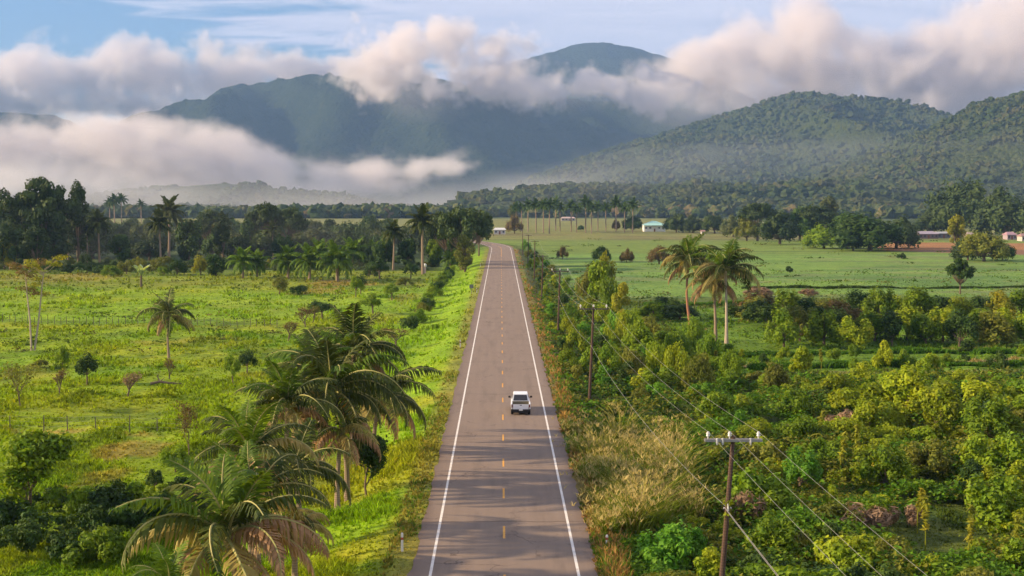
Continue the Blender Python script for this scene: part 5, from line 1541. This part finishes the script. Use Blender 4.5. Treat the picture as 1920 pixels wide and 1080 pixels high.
spos = ('outer', 'middle', 'roadside')
near0 = Vector((PTS[0][0].x + 2.1, -6, 0)); nt = Vector((-.6, 0, 8.6 + 1.4))
ends = [(near0 + Vector((0, 0, -1.4)), nt, 1.25)] + PTS
od = ('toward the viewer from the nearest pole', 'between the nearest and second poles', 'between the second and third poles', 'between the third and fourth poles', 'between the fourth and fifth poles', 'between the fifth and sixth poles', 'between the last two poles')
for i in range(len(ends) - 1):
    (b0, t0, w0), (b1, t1, w1) = ends[i], ends[i + 1]
    for s, nm in ((1, 'outer'), (-.12, 'middle'), (-1, 'roadside')):
        if i > 3 and nm == 'middle': continue
        span(b0 + t0 + Vector((w0 * s, 0, .2)), b1 + t1 + Vector((w1 * s, 0, .2)), .9 if i else .5, .008 if i < 2 else .012, 'power_line', mWire, '%s overhead wire running %s' % (nm, od[i]), 'overhead wires along the road')
    if i < 3:
        for dx in ((-.06, .08) if i == 0 else (0,)):
            span(b0 + t0 * .60 + Vector((dx, 0, 0)), b1 + t1 * .60 + Vector((-.12 + dx * .3, 0, 0)), 1.0 if i else .5, .014, 'telephone_cable', mWire, 'lower %scable running %s' % ('thicker ' if dx > 0 else '', od[i]), 'low cables along the road')

# ------------------------------------------------------------------ fences
mPost = bark('fence_wood', (0.110, 0.085, 0.060), (0.220, 0.180, 0.130), 5)


def fence(pa, pb, n, h, label, seed, miss=()):
    r = random.Random(seed); a = G(*pa); b = G(*pb)
    root = link('wire_fence', None, None, a); tag(root, label, 'fence')
    tops = []
    for i in range(n):
        k = (i + r.uniform(-.12, .12)) / (n - 1); p = a.lerp(b, k); p.z = float(terrain(p.x, p.y)); q = p - a
        hh = h * r.uniform(.85, 1.15)
        mb = MB(); mb.tube([q - Vector((0, 0, .2)), q + Vector((r.uniform(-.05, .05), 0, hh))], [.055, .045], 5); mb.build('post', mPost, root); tops.append((q, h))
    mb = MB()
    for f in (.9, .6, .3):
        mb.tube([q + Vector((0, 0, h * f)) for q, h in tops], .008, 3, False)
    mb.build('wire', mWire, root)


fence((-30, 604), (520, 614), 46, 1.3, 'wire fence on many thin posts across the bright left meadow', 3)
fence((-30, 806), (345, 812), 8, 1.35, 'old wire fence with few leaning posts near the lower left corner', 4)
fence((560, 530), (700, 522), 14, 1.2, 'low fence at the edge of the orchard in front of the feather palms', 5)

# ------------------------------------------------------------------ roadside posts and sign
mPW = plain('post_white', (0.74, 0.71, 0.64), .6, .3, .1); mRed = plain('post_band', (0.42, 0.09, 0.05), .6, .3, .1); mGrey = plain('sign_back', (0.16, 0.17, 0.17), .6, .4, .1, 2, .2)
for i, (px, by, lab) in enumerate(((754, 1034, 'white marker post with a reddish band on the left verge near the bottom'), (1138, 1024, 'short white marker post on the right verge near the bottom'), (863, 652, 'white marker post on the left verge halfway along the road'), (894, 549, 'small white marker post beside the sign on the left verge'), (901, 500, 'farthest white marker post, by the shadow across the road'))):
    g = G(px, by); root = link('marker_post', None, None, g); tag(root, lab, 'marker post', 'white marker posts along the road')
    hh = 1.0 if i != 1 else .6
    mb = MB(); mb.box((0, 0, hh / 2 - .1), (.13, .09, hh + .2)); mb.box((0, 0, hh + .02), (.10, .07, .04)); mb.build('post', mPW, root, bevel=.012)
    mb = MB(); mb.box((0, 0, hh * .72), (.137, .097, .14)); mb.build('band', mRed, root)
g = G(884, 551); root = link('road_sign', None, None, g); tag(root, 'small grey road sign seen from behind on the left verge', 'road sign')
mb = MB(); mb.tube([(0, 0, -.2), (0, 0, 1.9)], .04, 6); mb.build('post', mGrey, root)
mb = MB(); mb.box((0, .06, 1.55), (.85, .02, .75)); mb.build('panel', mGrey, root, bevel=.006)
mb = MB(); 
g = G(282, 722); r_ = random.Random(2)
mb.tube([(0, 0, .15), (1.0, .2, .35), (2.2, .1, .2), (3.4, .3, .12)], [.16, .14, .12, .06], 7); mb.tube([(1.0, .2, .3), (.7, .3, 1.0), (1.1, .3, 1.5)], [.09, .07, .03], 5); mb.tube([(1.0, .2, .3), (1.6, 0, .9)], [.07, .02], 5)
tag(mb.build('fallen_branch', MBK, None, g), 'grey fallen branch lying in the meadow below the lone palm', 'branch')
g = G(797, 512); root = link('roadside_shrine', None, None, g); tag(root, 'small pinkish white post with a round top by the tall ragged palm', 'marker')
mb = MB(); mb.box((0, 0, .9), (.5, .4, 1.8)); mb.build('pillar', plain('pink_plaster', (.60, .42, .38)), root, bevel=.03)
mb = MB(); mb.tube([(0, 0, 1.8), (0, 0, 1.95), (0, 0, 2.5), (0, 0, 2.75)], [.25, .5, .5, .2], 10); mb.build('cap', mPW, root)

# ------------------------------------------------------------------ pickup truck
mCar = plain('white_car_paint', (0.78, 0.77, 0.76), .28, .5, .02); mGl, t = mat_new('dark_car_glass'); finish(t, (0.012, 0.012, 0.016), .08, .6)
mTy = plain('tyre_rubber', (0.02, 0.02, 0.02), .9, .2, .1); mRim = plain('wheel_metal', (.45, .45, .46), .35, .5, .05, 3, .8)
mTL, t = mat_new('tail_light'); finish(t, (0.16, 0.025, 0.022), .2, .5)
mBlk = plain('black_plastic', (.025, .024, .024), .6, .3, .1); mPl = plain('plate_white', (.75, .75, .70), .5, .3, .05); mBed = plain('bed_liner', (.16, .135, .085), .8, .2, .3, 4); mChr = plain('bumper_chrome', (.62, .62, .62), .25, .5, .05, 3, .6)
truck = link('pickup_truck', None, None, (1.60, 122.9, 0)); tag(truck, 'white pickup truck driving away in the right lane', 'pickup truck')


def hull(sections, name, mat, parent, bevel=.03):
    """loft of rectangular sections: (y, z_bottom, z_top, half_width_bottom, half_width_top)"""
    vs = []
    for y_, zb, zt, wb, wt_ in sections:
        vs += [(-wb, y_, zb), (wb, y_, zb), (wt_, y_, zt), (-wt_, y_, zt)]
    fs = [(0, 1, 2, 3), tuple(len(vs) - 4 + q for q in (3, 2, 1, 0))]
    for i in range(len(sections) - 1):
        for k in range(4):
            a = i * 4 + k; b_ = i * 4 + (k + 1) % 4
            fs.append((b_, a, a + 4, b_ + 4))
    mb = MB(); mb.add(vs, fs)
    return mb.build(name, mat, parent, bevel=bevel, smooth=False)


# lower body with an open bed: floor, sides, front part
hull([(1.55, .42, 1.06, .86, .84), (3.75, .42, 1.08, .87, .84), (4.6, .44, 1.04, .87, .80), (5.15, .48, .92, .82, .72), (5.25, .52, .80, .74, .66)], 'body', mCar, truck, .04)
body = truck.children[0]
mb = MB()
for s in (-1, 1):
    mb.box((s * .81, .78, .79), (.12, 1.54, .48))
mb.box((0, 1.50, .84), (1.62, .08, .46))
b2 = mb.build('bed_side', mCar, truck, bevel=.02)
mb = MB(); mb.box((0, .78, .66), (1.5, 1.5, .06)); mb.box((0, 1.44, .86), (1.48, .05, .42)); mb.box((0, .80, .50), (1.66, 1.5, .12)); mb.build('bed_floor', mBed, truck)
hull([(1.62, 1.04, 1.06, .80, .79), (1.80, 1.05, 1.66, .80, .64), (2.0, 1.05, 1.74, .80, .62), (3.0, 1.05, 1.75, .80, .62), (3.35, 1.05, 1.66, .80, .62), (4.0, 1.04, 1.08, .80, .76)], 'cab', mCar, truck, .03)
hull([(1.615, 1.09, 1.10, .66, .66), (1.765, 1.10, 1.60, .67, .56), (1.80, 1.10, 1.60, .6, .5)], 'rear_window', mGl, truck, .004)
hull([(3.42, 1.56, 1.62, .56, .56), (3.99, 1.12, 1.14, .70, .70), (4.01, 1.11, 1.12, .70, .70)], 'windscreen', mGl, truck, .0)
for s in (-1, 1):
    mb = MB(); mb.add([(s * .798, 1.98, 1.12), (s * .798, 3.7, 1.12), (s * .672, 3.28, 1.58), (s * .672, 2.02, 1.60), (s * .80, 1.98, 1.12), (s * .81, 3.7, 1.12), (s * .684, 3.28, 1.58), (s * .684, 2.02, 1.60)],
                      [(0, 1, 2, 3), (4, 5, 6, 7), (0, 1, 5, 4), (1, 2, 6, 5), (2, 3, 7, 6), (3, 0, 4, 7)]); mb.build('side_window', mGl, truck)
    mb = MB(); mb.box((s * .99, 3.35, 1.20), (.20, .10, .17)); mb.box((s * .87, 3.37, 1.13), (.12, .05, .05)); mb.build('mirror', mBlk, truck, bevel=.02)
    mb = MB(); mb.box((s * .775, -.005, .84), (.11, .06, .26)); mb.build('tail_light', mTL, truck, bevel=.01)
    mb = MB(); mb.box((s * .60, 5.2, .74), (.26, .08, .14)); mb.build('headlight', mPl, truck, bevel=.01)
    for y_ in (.72, 4.05):
        wr = link('wheel', None, truck); wr.location = (s * .76, y_, .36)
        mb = MB(); mb.tube([(-.11, 0, 0), (-.10, 0, 0), (.10, 0, 0), (.11, 0, 0)], [.30, .36, .36, .30], 20); mb.build('tyre', mTy, wr)
        mb = MB(); mb.tube([(-.115, 0, 0), (.115, 0, 0)], .21, 12); mb.build('rim', mRim, wr)
mb = MB(); mb.box((0, .02, .76), (1.40, .07, .44)); tg = mb.build('tailgate', mCar, truck, bevel=.015)
mb = MB(); mb.box((0, -.025, .91), (.18, .02, .06)); mb.build('handle', mBlk, tg, bevel=.005)
mb = MB(); mb.box((0, -.06, .46), (1.60, .14, .15)); mb.build('bumper', mBlk, truck, bevel=.02)
mb = MB(); mb.box((0, -.14, .52), (.34, .015, .17)); mb.build('number_plate', mPl, truck)
mb = MB(); mb.box((0, 2.6, .32), (1.4, 4.7, .26)); mb.build('underbody', mBlk, truck)  # box extended downwards to shut out light and deepen the truck's shadow

# ------------------------------------------------------------------ houses
def house(px, by, wpx, depth, wall_h, roof_h, roof_col, wall_col, label, name='house', hip=.25, rot=0.0, wins=3, door=True, over=.5, porch=False):
    g = G(px, by); w = wpx / ppm(g)
    root = link(name, None, None, g); root.rotation_euler.z = rot; tag(root, label, 'house')
    mw = plain('house_wall', wall_col, .85, .2, .08, 1); mr = plain('house_roof', roof_col, .5, .35, .12, .6)
    md_ = plain('house_opening', (.05, .05, .055), .4, .4, .1)
    mb = MB(); mb.box((0, 0, wall_h / 2 - .2), (w, depth, wall_h + .4)); mb.build('wall', mw, root)
    hw = w / 2 + over; hd = depth / 2 + over; r0 = w * (.5 - hip)
    mb = MB(); mb.add([(-hw, -hd, wall_h), (hw, -hd, wall_h), (hw, hd, wall_h), (-hw, hd, wall_h), (-r0, 0, wall_h + roof_h), (r0, 0, wall_h + roof_h), (-hw, -hd, wall_h - .12), (hw, -hd, wall_h - .12), (hw, hd, wall_h - .12), (-hw, hd, wall_h - .12)],
                      [(0, 1, 5, 4), (1, 2, 5), (2, 3, 4, 5), (3, 0, 4), (0, 6, 7, 1), (1, 7, 8, 2), (2, 8, 9, 3), (3, 9, 6, 0), (9, 8, 7, 6)]); mb.build('roof', mr, root)
    for i in range(wins):
        x_ = -w / 2 + w * (i + .5) / wins
        if door and i == wins // 2:
            mb = MB(); mb.box((x_, -depth / 2 - .02, 1.0), (1.0, .08, 2.0)); mb.build('door', plain('door_wood', (.22, .08, .05)), root)
        else:
            wf = MB(); wf.box((x_, -depth / 2 - .02, wall_h * .55), (min(1.5, w / wins * .5), .08, 1.1)); wo_ = wf.build('window', md_, root)
            wf = MB(); wf.box((x_, -depth / 2 - .05, wall_h * .55 - .62), (min(1.7, w / wins * .6), .16, .1)); wf.build('sill', mw, wo_)
    if porch:
        for i in range(4):
            x_ = -w / 2 + w * (i + .1) / 3.2
            mb = MB(); mb.tube([(x_, -depth / 2 - 2.2, -.2), (x_, -depth / 2 - 2.2, wall_h - .1)], .12, 6); mb.build('porch_post', mw, root)
        mb = MB(); mb.add([(-w / 2 - .3, -depth / 2 - 2.6, wall_h - .35), (w / 2 + .3, -depth / 2 - 2.6, wall_h - .35), (w / 2 + .3, -depth / 2 - .4, wall_h + .12), (-w / 2 - .3, -depth / 2 - .4, wall_h + .12), (-w / 2 - .3, -depth / 2 - 2.6, wall_h - .45), (w / 2 + .3, -depth / 2 - 2.6, wall_h - .45), (w / 2 + .3, -depth / 2 - .4, wall_h + .02), (-w / 2 - .3, -depth / 2 - .4, wall_h + .02)],
                          [(0, 1, 2, 3), (7, 6, 5, 4), (0, 4, 5, 1), (1, 5, 6, 2), (2, 6, 7, 3), (3, 7, 4, 0)]); mb.build('porch_roof', mr, root)
    return root


TEAL = (.34, .58, .50)
house(1226, 434, 40, 9, 4.6, 2.6, TEAL, (.80, .76, .70), 'house with a pale teal hipped roof and a porch across the far field', hip=.42, wins=5, porch=True)
house(937, 439, 21, 7, 2.8, 1.2, (.60, .58, .55), (.60, .55, .50), 'small white house with a low pale roof beyond the road bend', hip=.1, wins=3)
house(1318, 441, 7, 3, 2.4, .7, (.35, .18, .14), (.66, .60, .52), 'tiny white hut in front of the trees right of the teal roofed house', name='hut', hip=.1, wins=1, door=False)
house(1065, 414, 26, 8, 2.6, 1.4, (.46, .33, .27), (.45, .38, .32), 'long low shed with a pinkish roof behind the royal palms', name='shed', hip=.1, wins=4)
house(1735, 447, 34, 12, 2.6, 1.4, (.30, .24, .27), (.20, .14, .14), 'long farm shed with a pinkish roof beyond the orange soil field', name='shed', hip=.12, wins=5)
house(1765, 446, 24, 9, 2.6, .9, (.32, .31, .30), (.18, .16, .15), 'low grey roofed shed joined beside the pinkish farm shed', name='shed', hip=.1, wins=3)
house(1817, 449, 12, 7, 2.6, 1.4, (.32, .24, .20), (.40, .35, .29), 'small pale farmhouse behind the spindly yellowish tree', hip=.15, wins=2)
house(1893, 449, 16, 7, 2.6, 1.5, (.34, .20, .22), (.30, .24, .26), 'dark walled farmhouse near the reddish soil field', hip=.15, wins=3)
house(1918, 452, 12, 7, 2.6, 1.3, (.26, .14, .12), (.42, .37, .33), 'white walled farmhouse at the right edge', hip=.15, wins=2)
house(213, 444, 16, 7, 2.4, 1.2, (.50, .42, .34), (.40, .34, .28), 'hut with a pale roof glimpsed behind the left wood', name='hut', hip=.1, wins=2)
house(1425, 403, 8, 8, 9.0, 1.0, (.5, .45, .38), (.62, .52, .40), 'pale tower like building far off among hazy trees', name='building', hip=.1, wins=1, door=False)

# ------------------------------------------------------------------ tidy: the prototypes themselves go, their copies stay
for p in PROTOS + T_BARE * 0:
    for ch in list(p.children): bpy.data.objects.remove(ch)
    bpy.data.objects.remove(p)
